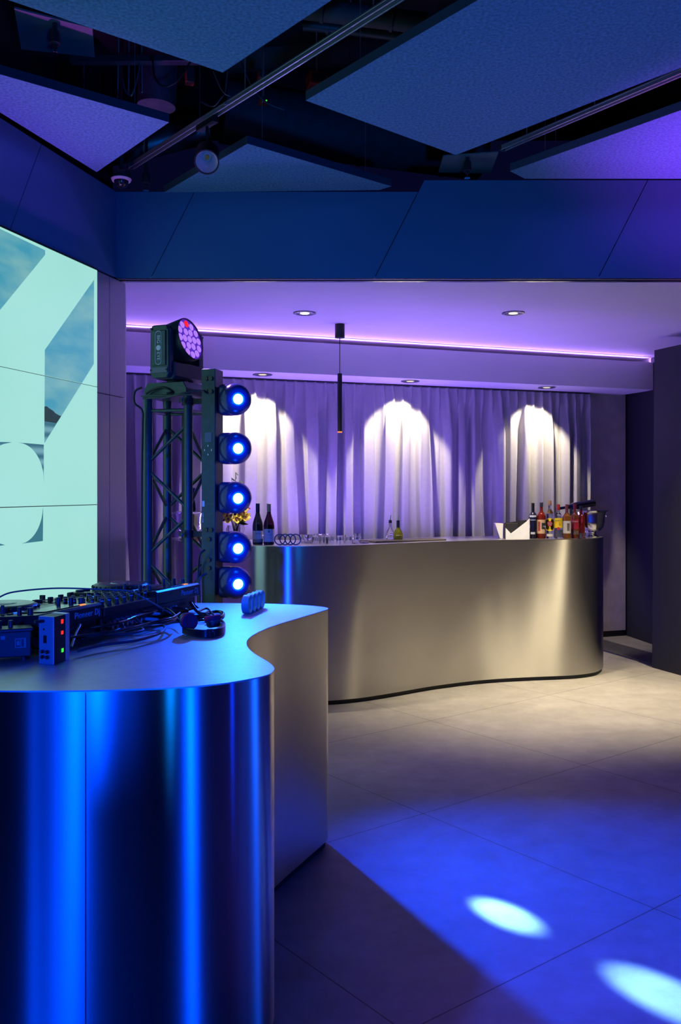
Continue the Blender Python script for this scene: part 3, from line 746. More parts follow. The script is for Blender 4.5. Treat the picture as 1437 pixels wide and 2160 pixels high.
def image(kind, px):
    poly = [wall_sz(x, y) for x, y in px]
    for r, c, o in panels_:
        if c: continue
        p = poly_clip(poly_clip(poly, VT2[r] + 0.0022, True), VT2[r + 1] - 0.0022, False)
        if len(p) >= 3:
            off = 0.0204 if kind in ('sky', 'dark') else 0.0208
            MB().prism(p, (0, 0, 0), WU, UP, off - 0.0003, off).done('screen_picture', SM[kind], o, smooth=False)
image('sky', [(0, 487), (88, 528.5), (88, 538), (0, 645), (-75, 735), (-75, 452)])
image('sky', [(191.8, 590.5), (191.2, 768), (86.5, 935), (87.4, 738.5)])
image('tree', [(86.4, 858), (91, 857), (97, 862), (104, 866), (110, 872), (117, 876), (122, 878), (112, 893), (86.4, 889)])
image('road', [(86.4, 889), (112, 893), (86.4, 934)])
arc = [(85, 1017)] + [(30 + 55 * math.cos(math.radians(a)), 1014 - 80 * math.sin(math.radians(a))) for a in range(6, 90, 6)]
image('road', arc + [(30, 933.5), (85, 938)])
image('road', [(-70, 931), (18, 933), (0, 936.5), (-30, 950), (-70, 985)])
arc2 = [(83.8, 1069.5)] + [(30 + 53.5 * math.cos(math.radians(a)), 1066 + 82 * math.sin(math.radians(a))) for a in range(6, 80, 6)]
image('dark', arc2 + [(38, 1146.5), (83.2, 1141)])
image('dark', [(-70, 1160), (-70, 1110), (-30, 1140), (3, 1149.5), (0, 1150)])

# ------------------------------------------------------------------ truss tower with moving head and light bar
TA = math.radians(15.0)                                   # the tower is turned parallel to the left wall
tu = Vector((math.cos(TA), -math.sin(TA), 0)); tv = Vector((math.sin(TA), math.cos(TA), 0))
FL = at(312.5, HOR, 4.97); FL.z = 0
TW = 0.24; TZ = 1.995
tc_ = FL + tu * TW / 2 + tv * TW / 2
t = thing('truss_tower', 'dark four-tube truss tower standing behind the foreground counter', 'truss', tc_, -TA)
for i, (a, b) in enumerate(((-1, -1), (1, -1), (1, 1), (-1, 1))):
    MB().cyl((a * TW / 2, b * TW / 2, 0.02), (a * TW / 2, b * TW / 2, TZ), 0.025, n=24).done('main_tube', M['truss'], t)
hw = TW / 2
cs = [(-hw, -hw), (hw, -hw), (hw, hw), (-hw, hw)]
nb = 7; z_a, z_b = 0.10, TZ - 0.13; stp = (z_b - z_a) / nb
for f in range(4):
    A_, B_ = cs[f], cs[(f + 1) % 4]
    for k in range(nb):
        za, zb2 = z_a + k * stp, z_a + (k + 1) * stp
        p, q_ = (A_, B_) if (k + f) % 2 == 0 else (B_, A_)
        mg = 0.02
        MB().cyl((p[0], p[1], za + mg), (q_[0], q_[1], zb2 - mg), 0.0095, n=12).done('brace', M['truss'], t)
    for zr in (0.06, TZ - 0.075):
        MB().cyl((A_[0], A_[1], zr), (B_[0], B_[1], zr), 0.0095, n=12).done('cross_bar', M['truss'], t)
MB().box((0, 0, 0.01), (0.5, 0.5, 0.02)).done('base_plate', M['blackmetal'], t, bevel=0.003)
tpz = TZ
MB().box((0, 0, tpz + 0.004), (0.30, 0.30, 0.008)).done('top_plate', M['truss'], t, bevel=0.002)
MB().box((hw * 0.5, -hw * 0.2, 1.55), (0.045, 0.004, 0.72)).done('hanging_strap', M['black'], t, smooth=False)

# big moving head on the tower
MH = thing('moving_head_light', 'large moving head stage light with a round multi-lens face on top of the truss tower', 'stage light', tc_ + UP * (TZ + 0.009), -math.radians(24))
bs = MB().prism([(-0.14, 0), (0.14, 0), (0.14, 0.035), (0.118, 0.072), (-0.118, 0.072), (-0.14, 0.035)], (0, 0.12, 0), (1, 0, 0), UP, 0.0, 0.24)
bs.done('base', M['truss'], MH, smooth=False, bevel=0.004)
MB().cyl((0, 0, 0.07), (0, 0, 0.09), 0.06, n=28).done('pan_bearing', M['blackmetal'], MH)
CZ = 0.300                                                # tilt axis height
yk = MB()
yk.prism([(-0.05, 0.087), (0.058, 0.087), (0.072, 0.105), (0.074, 0.182), (-0.060, 0.182), (-0.064, 0.105)], (0, 0.135, 0), (1, 0, 0), UP, 0.0, 0.27)
yk.done('yoke_bridge', mat('yoke_grey', (0.06, 0.06, 0.07), 0.5), MH, smooth=False, bevel=0.006)
for sgn in (-1, 1):
    y0 = 0.148 * sgn
    arm = MB().prism([(-0.048, 0.090), (0.048, 0.090), (0.062, 0.118), (0.060, 0.355), (0.046, 0.378), (-0.046, 0.378), (-0.060, 0.355), (-0.062, 0.118)], (0, y0 + 0.025, 0), (1, 0, 0), UP, 0.0, 0.05)
    a_ = arm.done('yoke_arm', M['truss'], MH, smooth=False, bevel=0.007, seg=3)
    yf = y0 + 0.031 * sgn
    MB().box((0, y0 + 0.028 * sgn, 0.252), (0.090, 0.008, 0.19)).done('arm_cover', M['truss'], a_, bevel=0.004)
    MB().box((0, y0 + 0.028 * sgn, 0.132), (0.11, 0.008, 0.030)).done('vent_strip', mat('vent_grey', (0.16, 0.16, 0.20), 0.5), a_, bevel=0.002)
    for sx in (-0.05, 0.05):
        for sz in (0.132, 0.358): MB().cyl((sx, y0 + 0.025 * sgn, sz), (sx, y0 + 0.033 * sgn, sz), 0.006, n=10).done('screw', M['black'], a_)
    if sgn < 0:
        yf = y0 - 0.0335
        rim = MB(); pth = [(0.019 * math.cos(k * PI / 8), yf, 0.252 + 0.072 + 0.019 * math.sin(k * PI / 8)) for k in range(0, 9)] + [(0.019 * math.cos(k * PI / 8), yf, 0.252 - 0.072 + 0.019 * math.sin(k * PI / 8)) for k in range(8, 17)]
        rim.tube(pth, 0.0016, 6, closed=True).done('logo_outline', M['whiteink'], a_)
        text('logo_lettering', 'BIG', 0.029, M['whiteink'], a_, (0, yf, 0.298), (0, 0, -1), (1, 0, 0))
        text('logo_lettering', 'EYE', 0.029, M['whiteink'], a_, (0, yf, 0.206), (0, 0, -1), (1, 0, 0))
        MB().cyl((0, yf + 0.001, 0.252), (0, yf - 0.0008, 0.252), 0.0145, n=20).done('logo_dot', M['whiteink'], a_)
# head: axis local X tilted up a little
tilt = math.radians(14)
hx = Vector((math.cos(tilt), 0, math.sin(tilt))); hm = Matrix.Translation((0.0, 0, CZ)) @ Vector((0, 0, 1)).rotation_difference(hx).to_matrix().to_4x4()
hd = MB().lathe([(0, -0.115), (0.075, -0.11), (0.106, -0.085), (0.121, -0.02), (0.122, 0.075), (0.121, 0.09), (0.117, 0.092), (0.1155, 0.082), (0, 0.08)], 40, hm)
HD = hd.done('lamp_head', M['blackmetal'], MH)
lens_m = emis('violet_lens', (0.48, 0.22, 1.0), 0.95); red_m = emis('red_lens', (1.0, 0.02, 0.02), 1.1)
MB().cyl(hm @ Vector((0, 0, 0.079)), hm @ Vector((0, 0, 0.0825)), 0.1155, n=40).done('lens_plate', emis('violet_plate', (0.09, 0.02, 0.55), 0.9), HD)
pos = [(0, 0)] + [(0.046 * math.cos(k * PI / 3 + PI / 6), 0.046 * math.sin(k * PI / 3 + PI / 6)) for k in range(6)] + [(0.090 * math.cos(k * PI / 6), 0.090 * math.sin(k * PI / 6)) for k in range(12)]
topk = None
cand = [((hm @ Vector((x, y, 0.083))).z + 0.25 * -(hm @ Vector((x, y, 0.083))).y * -1, i) for i, (x, y) in enumerate(pos)]
topk = max(cand)[1]
for i, (x, y) in enumerate(pos):
    MB().lathe([(0.0205, 0.0), (0.0185, 0.003), (0.011, 0.006), (0, 0.007)], 16, hm @ Matrix.Translation((x, y, 0.082))).done('lens', red_m if i == topk else lens_m, HD)
wp = MH.matrix_basis @ (hm @ Vector((0, 0, 0.12)))
lamp('wash_beam', 'SPOT', wp, wp + (MH.matrix_basis.to_3x3() @ hx) - UP * 0.6, 160, (0.40, 0.2, 1.0), MH, spot_size=math.radians(110), spot_blend=1.0, shadow_soft_size=0.08)

# light bar with five small moving heads, clamped to the tower
LBc = at(439.5, HOR, 4.82); LBc.z = 0
LB = thing('light_bar', 'upright bar of five blue glowing moving heads clamped to the truss tower', 'stage light', (LBc.x, LBc.y, 0.80), -TA)
MB().box((0, 0.055, 0.665), (0.079, 0.11, 1.335)).done('bar_body', M['truss'], LB, bevel=0.003)
MB().box((0.0, -0.0012, 0.965), (0.04, 0.003, 0.052)).done('display', mat('dim_display', (0.10, 0.14, 0.15), 0.3), LB, smooth=False)
for dx, dz in ((0, -0.045), (0.0, -0.092), (-0.02, -0.068), (0.02, -0.068)):
    MB().box((dx, -0.002, 0.965 + dz), (0.005, 0.004, 0.009)).done('button', M['silver'], LB, smooth=False)
for zz in (1.28, 1.21, 0.47, 0.42, 0.31, 0.265):
    for dx in ((-0.012, 0.016) if zz > 0.35 and zz != 0.42 else (0.004,)):
        MB().cyl((dx, 0.004, zz), (dx, -0.012, zz), 0.012, n=14).done('socket', M['blackgloss'], LB)
MB().box((-0.028, -0.001, 0.61), (0.014, 0.002, 0.03)).done('rating_sticker', M['whitelabel'], LB, smooth=False)
text('rating_lettering', '90W 230V', 0.012, M['whiteink'], LB, (-0.03, -0.0012, 0.535), (0, 0, 1), (-1, 0, 0))
for zz in (1.165, 0.445):
    tl = FL + tu * TW - LBc; tlx, tly = tl.dot(tu), tl.dot(tv)
    cl_ = MB().lathe([(0.0262, -0.02), (0.034, -0.02), (0.034, 0.02), (0.0262, 0.02)], 28, Matrix.Translation((tlx, tly, zz)), close=True)
    cl_.box(((tlx + 0.034 - 0.0395) / 2, tly, zz), (-0.0395 - tlx - 0.033, 0.02, 0.03)); cl_.done('clamp', M['black'], LB)
    MB().box((tlx - 0.002, tly - 0.085, zz), (0.012, 0.09, 0.022), Matrix.Rotation(0.6, 3, 'Z') @ Matrix.Rotation(0.5, 3, 'Y')).done('clamp_lever', M['truss'], LB, bevel=0.003)
MB().cyl((0.04, 0.055, 0.93), (0.135, 0.055, 0.93), 0.016, n=12).done('spigot', M['black'], LB)
shell_blue_lit = mat('black_shell_blue_spill', (0.018, 0.03, 0.12), 0.25, 0, var=0.05)  # black shells with the heads' blue spill put into the colour
lens_blue = emis('blue_white_lens', (0.13, 0.48, 1.0), 9.0); ring_blue = emis('blue_ring', (0.0, 0.06, 1.0), 2.0)
BEAM_T = [None, onz(380, 1390, DJ_Z), at(1400, 2100, 2.645), at(1065, 1932, 3.145), None]
HEADS = [846, 948.5, 1052, 1156, 1230]
inv = LB.matrix_basis.inverted()
head_dirs = [(1.5, -1.45), (1.45, -1.45), (1.4, -1.5), (1.3, -1.6), (1.2, -1.7)]
for i, py in enumerate(HEADS):
    zc = EYE - (py - HOR) * 4.85 / F - 0.80 + 0.006
    c = Vector((0.136, 0.045, zc))
    yo = MB().box((0.088, 0.062, zc), (0.094, 0.105, 0.168))
    H_ = yo.done('moving_head', shell_blue_lit, LB, ang=60, bevel=0.03, seg=4)
    aim = Vector((0.52, -0.72, -0.05)).normalized()
    hmx = Matrix.Translation(c) @ Vector((0, 0, 1)).rotation_difference(aim).to_matrix().to_4x4()
    MB().lathe([(0, -0.07), (0.055, -0.068), (0.078, -0.05), (0.086, -0.01), (0.084, 0.028), (0.070, 0.053), (0.048, 0.064), (0.031, 0.067), (0.029, 0.058), (0, 0.056)], 32, hmx).done('head_shell', shell_blue_lit, H_)
    MB().lathe([(0.031, 0.0645), (0.037, 0.0645), (0.036, 0.067), (0.032, 0.068), (0.028, 0.066)], 28, hmx, close=True).done('lens_ring', ring_blue, H_)
    MB().lathe([(0.028, 0.060), (0.023, 0.067), (0.012, 0.070), (0, 0.071)], 28, hmx).done('lens', lens_blue, H_)
    wl = LB.matrix_basis @ (c + aim * 0.085)
    lamp('glow_lamp', 'POINT', LB.matrix_basis @ (c + aim * 0.115), None, 1.6, (0.0, 0.06, 1.0), LB, shadow_soft_size=0.025)
    tg = BEAM_T[i]
    if tg is not None:
        tg = Vector((tg.x, tg.y, 0.0 if i > 1 else DJ_Z))
        lamp('beam_lamp', 'SPOT', wl, tg, 7500 if i > 1 else 110, (0.16, 0.40, 1.0) if i > 1 else (0.0, 0.07, 1.0), LB, spot_size=math.radians(4.6 if i > 1 else 62), spot_blend=0.8 if i > 1 else 1.0, shadow_soft_size=0.02)
    dx, dy = head_dirs[i]
    lamp('halo_lamp', 'SPOT', wl, wl + Vector((dx, dy, -1.25 if i < 3 else -0.35)), 400 if i < 3 else 260, (0.0, 0.05, 1.0), LB, spot_size=math.radians(62), spot_blend=0.9, shadow_soft_size=0.03)

# cables on the tower
for lab, pts, r in (('black cable looping out from the tower top and down its left tube', [at(300, 817, 4.9), at(285, 826, 4.9), at(284, 850, 4.9), at(300, 866, 4.92), at(301, 900, 4.93), at(299, 1020, 4.93), at(299, 1240, 4.93)], 0.006),
                    ('dark signal cable running from the moving head base to the top of the light bar', [at(302, 840, 4.92), at(325, 839, 4.875), at(350, 838, 4.85), at(385, 830, 4.81), at(420, 823, 4.80), at(432, 827, 4.795)], 0.006),
                    ('black arched cable on the face of the moving head base', [at(309, 830, 4.972), at(322, 822, 4.955), at(345, 817, 4.935), at(362, 826, 4.915), at(352, 830, 4.915)], 0.006),
                    ('blue-plugged power cable at the lower end of the light bar', [at(432, 1160, 4.78), at(422, 1170, 4.76), at(419, 1195, 4.80), at(417, 1225, 4.80), at(418, 1275, 4.80)], 0.006),
                    ('black data cable below the power cable on the light bar', [at(436, 1210, 4.78), at(424, 1216, 4.76), at(420, 1226, 4.74), at(421, 1240, 4.72), at(422, 1290, 4.72)], 0.006)):
    o = MB().tube(smooth_path(pts, 8), r, 8).done('cable', M['blackmetal'] if 'signal' in lab or 'data' in lab else M['black'])
    tag(o, lab, 'cable', 'cables on the truss tower')

# ------------------------------------------------------------------ dj equipment on the foreground counter
A0 = Vector((-0.905, 2.70, DJ_Z)); B0 = Vector((-0.567, 3.665, DJ_Z))
ru = (B0 - A0).normalized(); RZ = math.atan2(ru.y, ru.x)
gear_top = mat('gear_top_plate', (0.018, 0.02, 0.022), 0.3, 0.0, var=0.06)
knob_m = mat('knob_rubber', (0.02, 0.022, 0.024), 0.42)
def row(s): return A0 + ru * s
def deck(label, loc, hot):
    t = thing('media_player_deck', label, 'dj player', loc, RZ, 'dj media players')
    W, D = 0.329, 0.40
    MB().prism([(0.0, 0.016), (0.030, 0.016), (0.030, 0.062), (0.0, 0.070), (0.0, 0.112), (0.010, 0.118), (0.13, 0.108), (0.40, 0.098), (0.40, 0.03), (0.39, 0.016)][:1] + [(0.39, 0.016), (0.40, 0.03), (0.40, 0.098), (0.13, 0.108), (0.010, 0.118), (0.0, 0.112), (0.0, 0.068), (0.022, 0.062), (0.022, 0.016)], (W, 0, 0), (0, 1, 0), (0, 0, 1), -W, 0.0).done('body', gear_top, t, smooth=False, bevel=0.002)
    for x in (0.03, W - 0.03):
        for y in (0.06, D - 0.04): MB().cyl((x, y, 0), (x, y, 0.017), 0.014, n=14).done('foot', M['black'], t)
    jz = 0.102
    jog = MB().lathe([(0.112, jz), (0.112, jz + 0.006), (0.104, jz + 0.018), (0.098, jz + 0.021), (0, jz + 0.021)], 48, Matrix.Translation((0.165, 0.265, 0)))
    J = jog.done('jog_wheel', M['blackmetal'], t)
    MB().lathe([(0.095, jz + 0.0205), (0.095, jz + 0.0225), (0.0, jz + 0.0225)], 48, Matrix.Translation((0.165, 0.265, 0))).done('platter', mat('platter', (0.05, 0.055, 0.06), 0.18, 0.3), J)
    MB().lathe([(0.042, jz + 0.0225), (0.040, jz + 0.0235), (0.0, jz + 0.0235)], 32, Matrix.Translation((0.165, 0.265, 0))).done('centre_display', mat('jog_display', (0.09, 0.11, 0.115), 0.12), J)
    for k in range(28):
        a = 2 * PI * k / 28
        MB().sphere((0.165 + 0.1085 * math.cos(a), 0.265 + 0.1085 * math.sin(a), jz + 0.011), 0.0055, u=8, v=6).done('rim_dimple', M['black'], J)
    MB().box((0.165, 0.075, 0.1135), (0.20, 0.10, 0.006), Matrix.Rotation(math.radians(-4), 3, 'X')).done('touch_screen', M['blackgloss'], t, bevel=0.001)
    for k in range(6):
        MB().box((0.05 + 0.026 * k, 0.145, 0.109), (0.018, 0.010, 0.004)).done('pad', M['blue_led'] if k in (1, 2) else knob_m, t, smooth=False)
    for (x, y, rr) in ((0.025, 0.05, 0.009), (0.025, 0.09, 0.007), (0.295, 0.06, 0.009), (0.295, 0.10, 0.008), (0.275, 0.135, 0.007), (0.045, 0.17, 0.006)):
        MB().lathe([(rr * 1.15, 0.106), (rr, 0.110), (rr * 0.92, 0.132), (0, 0.133)], 18, Matrix.Translation((x, y, 0.004))).done('knob', knob_m, t)
    for x in (0.035, 0.075):
        MB().lathe([(0.016, 0.098), (0.016, 0.106), (0.014, 0.107), (0, 0.107)], 20, Matrix.Translation((x, 0.365, 0))).done('play_button' if x < 0.05 else 'cue_button', M['green_led'] if x < 0.05 and hot else knob_m, t)
    MB().box((0.305, 0.26, 0.104), (0.012, 0.13, 0.003)).done('pitch_slot', M['black'], t, smooth=False)
    MB().box((0.305, 0.25, 0.112), (0.022, 0.012, 0.016)).done('pitch_fader', knob_m, t, bevel=0.001)
    MB().box((0.255, 0.028, 0.1185), (0.03, 0.012, 0.003)).done('usb_light', M['orange_led'], t, smooth=False)
    text('brand_lettering', 'Pioneer Dj', 0.030, M['greyink'], t, (0.245, -0.0006, 0.091), (1, 0, 0), (0, 0, 1), spacing=1.05)
    for k, x in enumerate((0.05, 0.075, 0.11, 0.15)):
        MB().cyl((x, 0.023, 0.042), (x, 0.006, 0.042), 0.007, n=12).done('rear_socket', M['silver'], t)
    return t
deck('left dj media player, nearest the camera beside the silver audio interface', row(0.0), False)
deck('right dj media player beside the truss tower, at the far end of the row', row(0.682), False)

def mixer():
    t = thing('dj_mixer', 'dj mixer crowded with knobs between the two media players', 'dj mixer', row(0.341), RZ)
    W, D, Z = 0.33, 0.41, 0.098
    MB().prism([(0.012, 0.014), (D, 0.014), (D, Z - 0.012), (0.0, Z), (0.0, 0.068), (0.012, 0.062)], (W, 0, 0), (0, 1, 0), UP, -W, 0.0).done('body', gear_top, t, smooth=False, bevel=0.002)
    for x in (0.03, W - 0.03):
        for y in (0.05, D - 0.04): MB().cyl((x, y, 0), (x, y, 0.015), 0.014, n=14).done('foot', M['black'], t)
    base = MB().lathe([(0.0095, 0.0), (0.0090, 0.003), (0.0075, 0.006), (0.0070, 0.026), (0.006, 0.028), (0, 0.028)], 16).done('knob', knob_m, t)
    base.location = (0.03, 0.03, Z)
    first = True
    cap = MB().lathe([(0.0072, 0.018), (0.0072, 0.021), (0.0070, 0.021)], 16).done('marker_ring', M['silver'], base)
    for r_ in range(6):
        for c_ in range(7):
            x, y = 0.026 + 0.0462 * c_, 0.030 + 0.036 * r_
            if r_ == 0 and c_ == 0: continue
            if c_ in (3,) and r_ in (3, 4, 5): continue
            kx = part_copy(base, (x, y, Z - 0.012 * y / D), t)
            part_copy(cap, (0, 0, 0), kx)
    for c_ in range(4):
        x = 0.05 + 0.076 * c_
        MB().box((x, 0.32, Z - 0.0085), (0.004, 0.07, 0.002)).done('fader_slot', M['black'], t, smooth=False)
        MB().box((x, 0.30 + 0.012 * c_, Z + 0.002), (0.018, 0.012, 0.018)).done('channel_fader', knob_m, t, bevel=0.001)
        MB().box((x + 0.02, 0.255, Z - 0.005), (0.014, 0.010, 0.004)).done('cue_button', M['blue_led'] if c_ % 2 else knob_m, t, smooth=False)
    MB().box((0.165, 0.388, Z - 0.0095), (0.09, 0.004, 0.002)).done('crossfader_slot', M['black'], t, smooth=False)
    MB().box((0.18, 0.388, Z), (0.012, 0.018, 0.018)).done('crossfader', knob_m, t, bevel=0.001)
    for k in range(10):
        MB().cyl((0.03 + 0.03 * k, 0.014, 0.046), (0.03 + 0.03 * k, -0.004, 0.046), 0.0065, n=12).done('rear_socket', M['silver'], t)
    for k in range(8):
        MB().cyl((0.045 + 0.03 * k, 0.014, 0.028), (0.045 + 0.03 * k, -0.004, 0.028), 0.0065, n=12).done('rear_socket', M['silver'], t)
    return t
mixer()

# audio interface standing on end
p = onz(82, 1400, DJ_Z); p_r = onz(113, 1403, DJ_Z); p_b = onz(147, 1391, DJ_Z)
e1 = (p_r - p); e2 = (p_b - p_r); w1 = e1.length; w2 = e2.length; H_ai = 0.136
an = math.atan2(e1.y, e1.x); lx = Vector((math.cos(an), math.sin(an), 0)); ly = Vector((-lx.y, lx.x, 0))
sk = e2.dot(lx); dp = e2.dot(ly)
AI = thing('audio_interface', 'small silver and black audio interface standing on end at the front of the counter', 'audio interface', p, an)
ai_m = mat('anodised_aluminium', (0.62, 0.64, 0.68), 0.36, 0.6, var=0.02)
par = lambda t0, t1: [(0 + sk * t0, dp * t0), (w1 + sk * t0, dp * t0), (w1 + sk * t1, dp * t1), (0 + sk * t1, dp * t1)]
MB().prism(par(0.0, 0.05), (0, 0, 0), (1, 0, 0), (0, 1, 0), 0.0, H_ai).done('connector_panel', ai_m, AI, smooth=False, bevel=0.0015)
MB().prism(par(0.05, 0.74), (0, 0, 0), (1, 0, 0), (0, 1, 0), 0.001, H_ai - 0.001).done('body', M['black'], AI, smooth=False)
MB().prism(par(0.74, 1.0), (0, 0, 0), (1, 0, 0), (0, 1, 0), 0.0, H_ai).done('end_panel', ai_m, AI, smooth=False, bevel=0.0015)
for x, z in ((0.25, 0.036), (0.58, 0.036), (0.25, 0.021), (0.58, 0.021)):
    MB().cyl((x * w1 + 0.003, 0.002, z), (x * w1 + 0.003, -0.007, z), 0.0054, n=16).done('phono_socket', M['blackgloss'], AI)
    MB().cyl((x * w1 + 0.003, -0.006, z), (x * w1 + 0.003, -0.0085, z), 0.0022, n=10).done('phono_pin', M['chrome'], AI)
MB().box((0.43 * w1, -0.0005, 0.071), (0.011, 0.0016, 0.022)).done('usb_port', M['blackgloss'], AI, smooth=False)
MB().cyl((0.35 * w1, 0.001, 0.099), (0.35 * w1, -0.0012, 0.099), 0.003, n=14).done('power_socket', M['black'], AI)
MB().cyl((0.33 * w1, 0.002, 0.122), (0.12 * w1, -0.024, 0.122), 0.0045, n=14).done('plug', M['black'], AI)
sd = Vector((w1, 0, 0)); sdir = Vector((sk, dp, 0)).normalized(); sn_ = Vector((sdir.y, -sdir.x, 0))
for tt, z, mm, hh in ((0.52, 0.117, 'red_led', 0.012), (0.52, 0.085, 'red_led', 0.010), (0.54, 0.034, 'green_led', 0.011)):
    q_ = sd + Vector((sk, dp, 0)) * tt + sn_ * 0.0006
    MB().box((q_.x, q_.y, z), (0.010, 0.0014, hh), Matrix.Rotation(math.atan2(sdir.y, sdir.x), 3, 'Z')).done('indicator', M[mm], AI, smooth=False)

# DI box
d0 = onz(66, 1391, DJ_Z)
DI = thing('di_box', 'black direct box with a pale emblem at the left edge of the counter', 'direct box', (d0.x, d0.y, DJ_Z), math.radians(24))
MB().box((-0.09, 0.03, 0.047), (0.18, 0.06, 0.075)).done('body', mat('di_black', (0.012, 0.016, 0.018), 0.4), DI, bevel=0.003)
MB().box((-0.09, 0.03, 0.088), (0.19, 0.075, 0.010)).done('lid', M['blackmetal'], DI, bevel=0.003)
for x in (-0.02, -0.16):
    for y in (0.012, 0.048): MB().cyl((x, y, 0), (x, y, 0.010), 0.009, n=12).done('foot', M['black'], DI)
teal = mat('teal_print', (0.16, 0.26, 0.27), 0.5)
em = MB(); ex, ez = -0.030, 0.050
for (x, z, w, h) in ((ex, ez + 0.0125, 0.030, 0.0025), (ex, ez - 0.0125, 0.030, 0.0025), (ex - 0.0138, ez, 0.0025, 0.025), (ex + 0.0125, ez, 0.005, 0.025), (ex + 0.001, ez, 0.0025, 0.02), (ex - 0.006, ez, 0.007, 0.013)):
    em.box((x, -0.0006, z), (w, 0.0008, h))
em.done('emblem', teal, DI, smooth=False)
MB().box((-0.078, -0.0006, 0.068), (0.012, 0.0008, 0.010)).done('badge', teal, DI, smooth=False)
for x, y in ((-0.055, 0.03), (-0.085, 0.035), (-0.13, 0.03)):
    MB().lathe([(0.007, 0.093), (0.006, 0.113), (0, 0.114)], 16, Matrix.Translation((x, y, 0))).done('knob', knob_m, DI)

# headphones
hp = onz(432, 1338, DJ_Z)
HP = thing('headphones', 'black headphones with red ear pads lying on the foreground counter', 'headphones', hp)
def loc_(px, py, z): return onz(px, py, DJ_Z) + UP * z - hp
band = smooth_path([loc_(386, 1338, 0.016), loc_(400, 1342, 0.014), loc_(425, 1345, 0.0135), (loc_(452, 1344, 0.0135)), loc_(470, 1338, 0.0135), loc_(473, 1328, 0.0135), loc_(462, 1319, 0.014), loc_(447, 1315, 0.016), loc_(436, 1314, 0.02)], 8)
def ribbon(path, w, th, name, m, parent, z_off=0.0):
    mb = MB(); rings = []
    for i, p in enumerate(path):
        tg = (path[min(i + 1, len(path) - 1)] - path[max(i - 1, 0)]); tg.z = 0; tg.normalize(); n_ = Vector((tg.y, -tg.x, 0))
        rings.append([mb.bm.verts.new(p + n_ * a * th / 2 + UP * (b * w / 2 + z_off)) for a, b in ((-1, -1), (1, -1), (1, 1), (-1, 1))])
    for a, b in zip(rings, rings[1:]):
        for k in range(4): mb.bm.faces.new((a[k], a[(k + 1) % 4], b[(k + 1) % 4], b[k]))
    mb.bm.faces.new(rings[0]); mb.bm.faces.new(rings[-1])
    return mb.done(name, m, parent, bevel=0.0015)
ribbon(band, 0.026, 0.007, 'headband', M['blackgloss'], HP)
ribbon(smooth_path([loc_(436, 1342.5, 0.015), loc_(455, 1341.5, 0.015), loc_(468, 1336, 0.015), loc_(470.5, 1328, 0.015)], 8), 0.020, 0.004, 'headband_pad', mat('red_pad', (0.45, 0.015, 0.03), 0.6), HP)
red_foam = mat('red_foam', (0.72, 0.015, 0.06), 0.9, bump=0.3)
for (c, dv, hide) in ((at(397, 1311, 3.09) - hp, Vector((0.60, -0.78, 0.10)), False), (at(449, 1309, 3.20) - hp, Vector((-0.15, 0.1, 1.0)), True)):
    dv = dv.normalized()
    mm = Matrix.Translation(c) @ Vector((0, 0, 1)).rotation_difference(dv).to_matrix().to_4x4()
    E_ = MB().lathe([(0, -0.024), (0.018, -0.024), (0.024, -0.018), (0.025, -0.006), (0.028, -0.004), (0.028, 0.0), (0, 0.0)], 28, mm).done('ear_cup', M['blackmetal'] if hide else mat('green_grey_cup', (0.10, 0.16, 0.14), 0.4, 0.2), HP)
    MB().lathe([(0.028, 0.0), (0.031, 0.006), (0.029, 0.016), (0.021, 0.019), (0.012, 0.014), (0, 0.013)], 30, mm).done('ear_pad', red_foam, E_)
    MB().tube([c + Vector((0, 0, 0.0)) + mm.to_3x3() @ Vector((0.029 * math.cos(k * PI / 8), 0.029 * math.sin(k * PI / 8), -0.012)) for k in range(0, 9)], 0.0022, 8).done('yoke_wire', M['silver'], E_)

# ring emblem block on the foreground counter
def rings_block(name, label, p0, p1, R, thick, depth, m, overlap):
    """four interlocked upright rings in a row from p0 (left end) to p1 (right end)"""
    d = (p1 - p0); L = d.length; rz = math.atan2(d.y, d.x)
    t = thing(name, label, 'emblem', p0, rz)
    stepx = (L - 2 * R) / 3
    for k in range(4):
        c = Vector((R + k * stepx, 0, R)); n = 40
        mb = MB(); prof = [(R, -depth / 2), (R, depth / 2), (R - thick, depth / 2), (R - thick, -depth / 2)]
        mb.lathe(prof, n, Matrix.Translation(c) @ Matrix.Rotation(PI / 2, 4, 'X'), close=True)
        mb.done('ring', m, t, bevel=0.0006)
    return t
rings_block('ring_emblem', 'thick blue-lit block of four linked rings on the foreground counter', onz(516, 1297, DJ_Z) + UP * 0.0005, onz(553, 1280.5, DJ_Z) + UP * 0.0005, 0.037, 0.006, 0.028, mat('pale_blue_plastic', (0.42, 0.72, 0.80), 0.4), 0)

# cables and plugs on the counter
lvl = [0]
def cable(label, pts, r, m, group='cables on the foreground counter', cat='cable'):
    up_ = 0.0015 + (lvl[0] % 8) * 0.0096; lvl[0] += 1
    pts = [p + UP * (up_ if p.z < DJ_Z + 0.03 else 0.0) for p in pts]
    o = MB().tube(smooth_path(pts, 10), r, 8).done('cable', m, ang=180)
    return tag(o, label, cat, group)
def cz(px, py, z=0.006): return onz(px, py, DJ_Z) + UP * z
blk = M['blackgloss']; bl2 = mat('dark_blue_cable', (0.03, 0.035, 0.06), 0.35)
behind = lambda s, y, z: row(s) + Vector((-ru.y, ru.x, 0)) * y + UP * z
cable('thick black cable looping out beyond the right media player to the counter edge', [behind(0.95, 0.01, 0.045), cz(424, 1300), cz(455, 1294), cz(471, 1298), cz(462, 1307), cz(425, 1308), cz(380, 1312), behind(0.75, -0.02, 0.022)], 0.0065, blk)
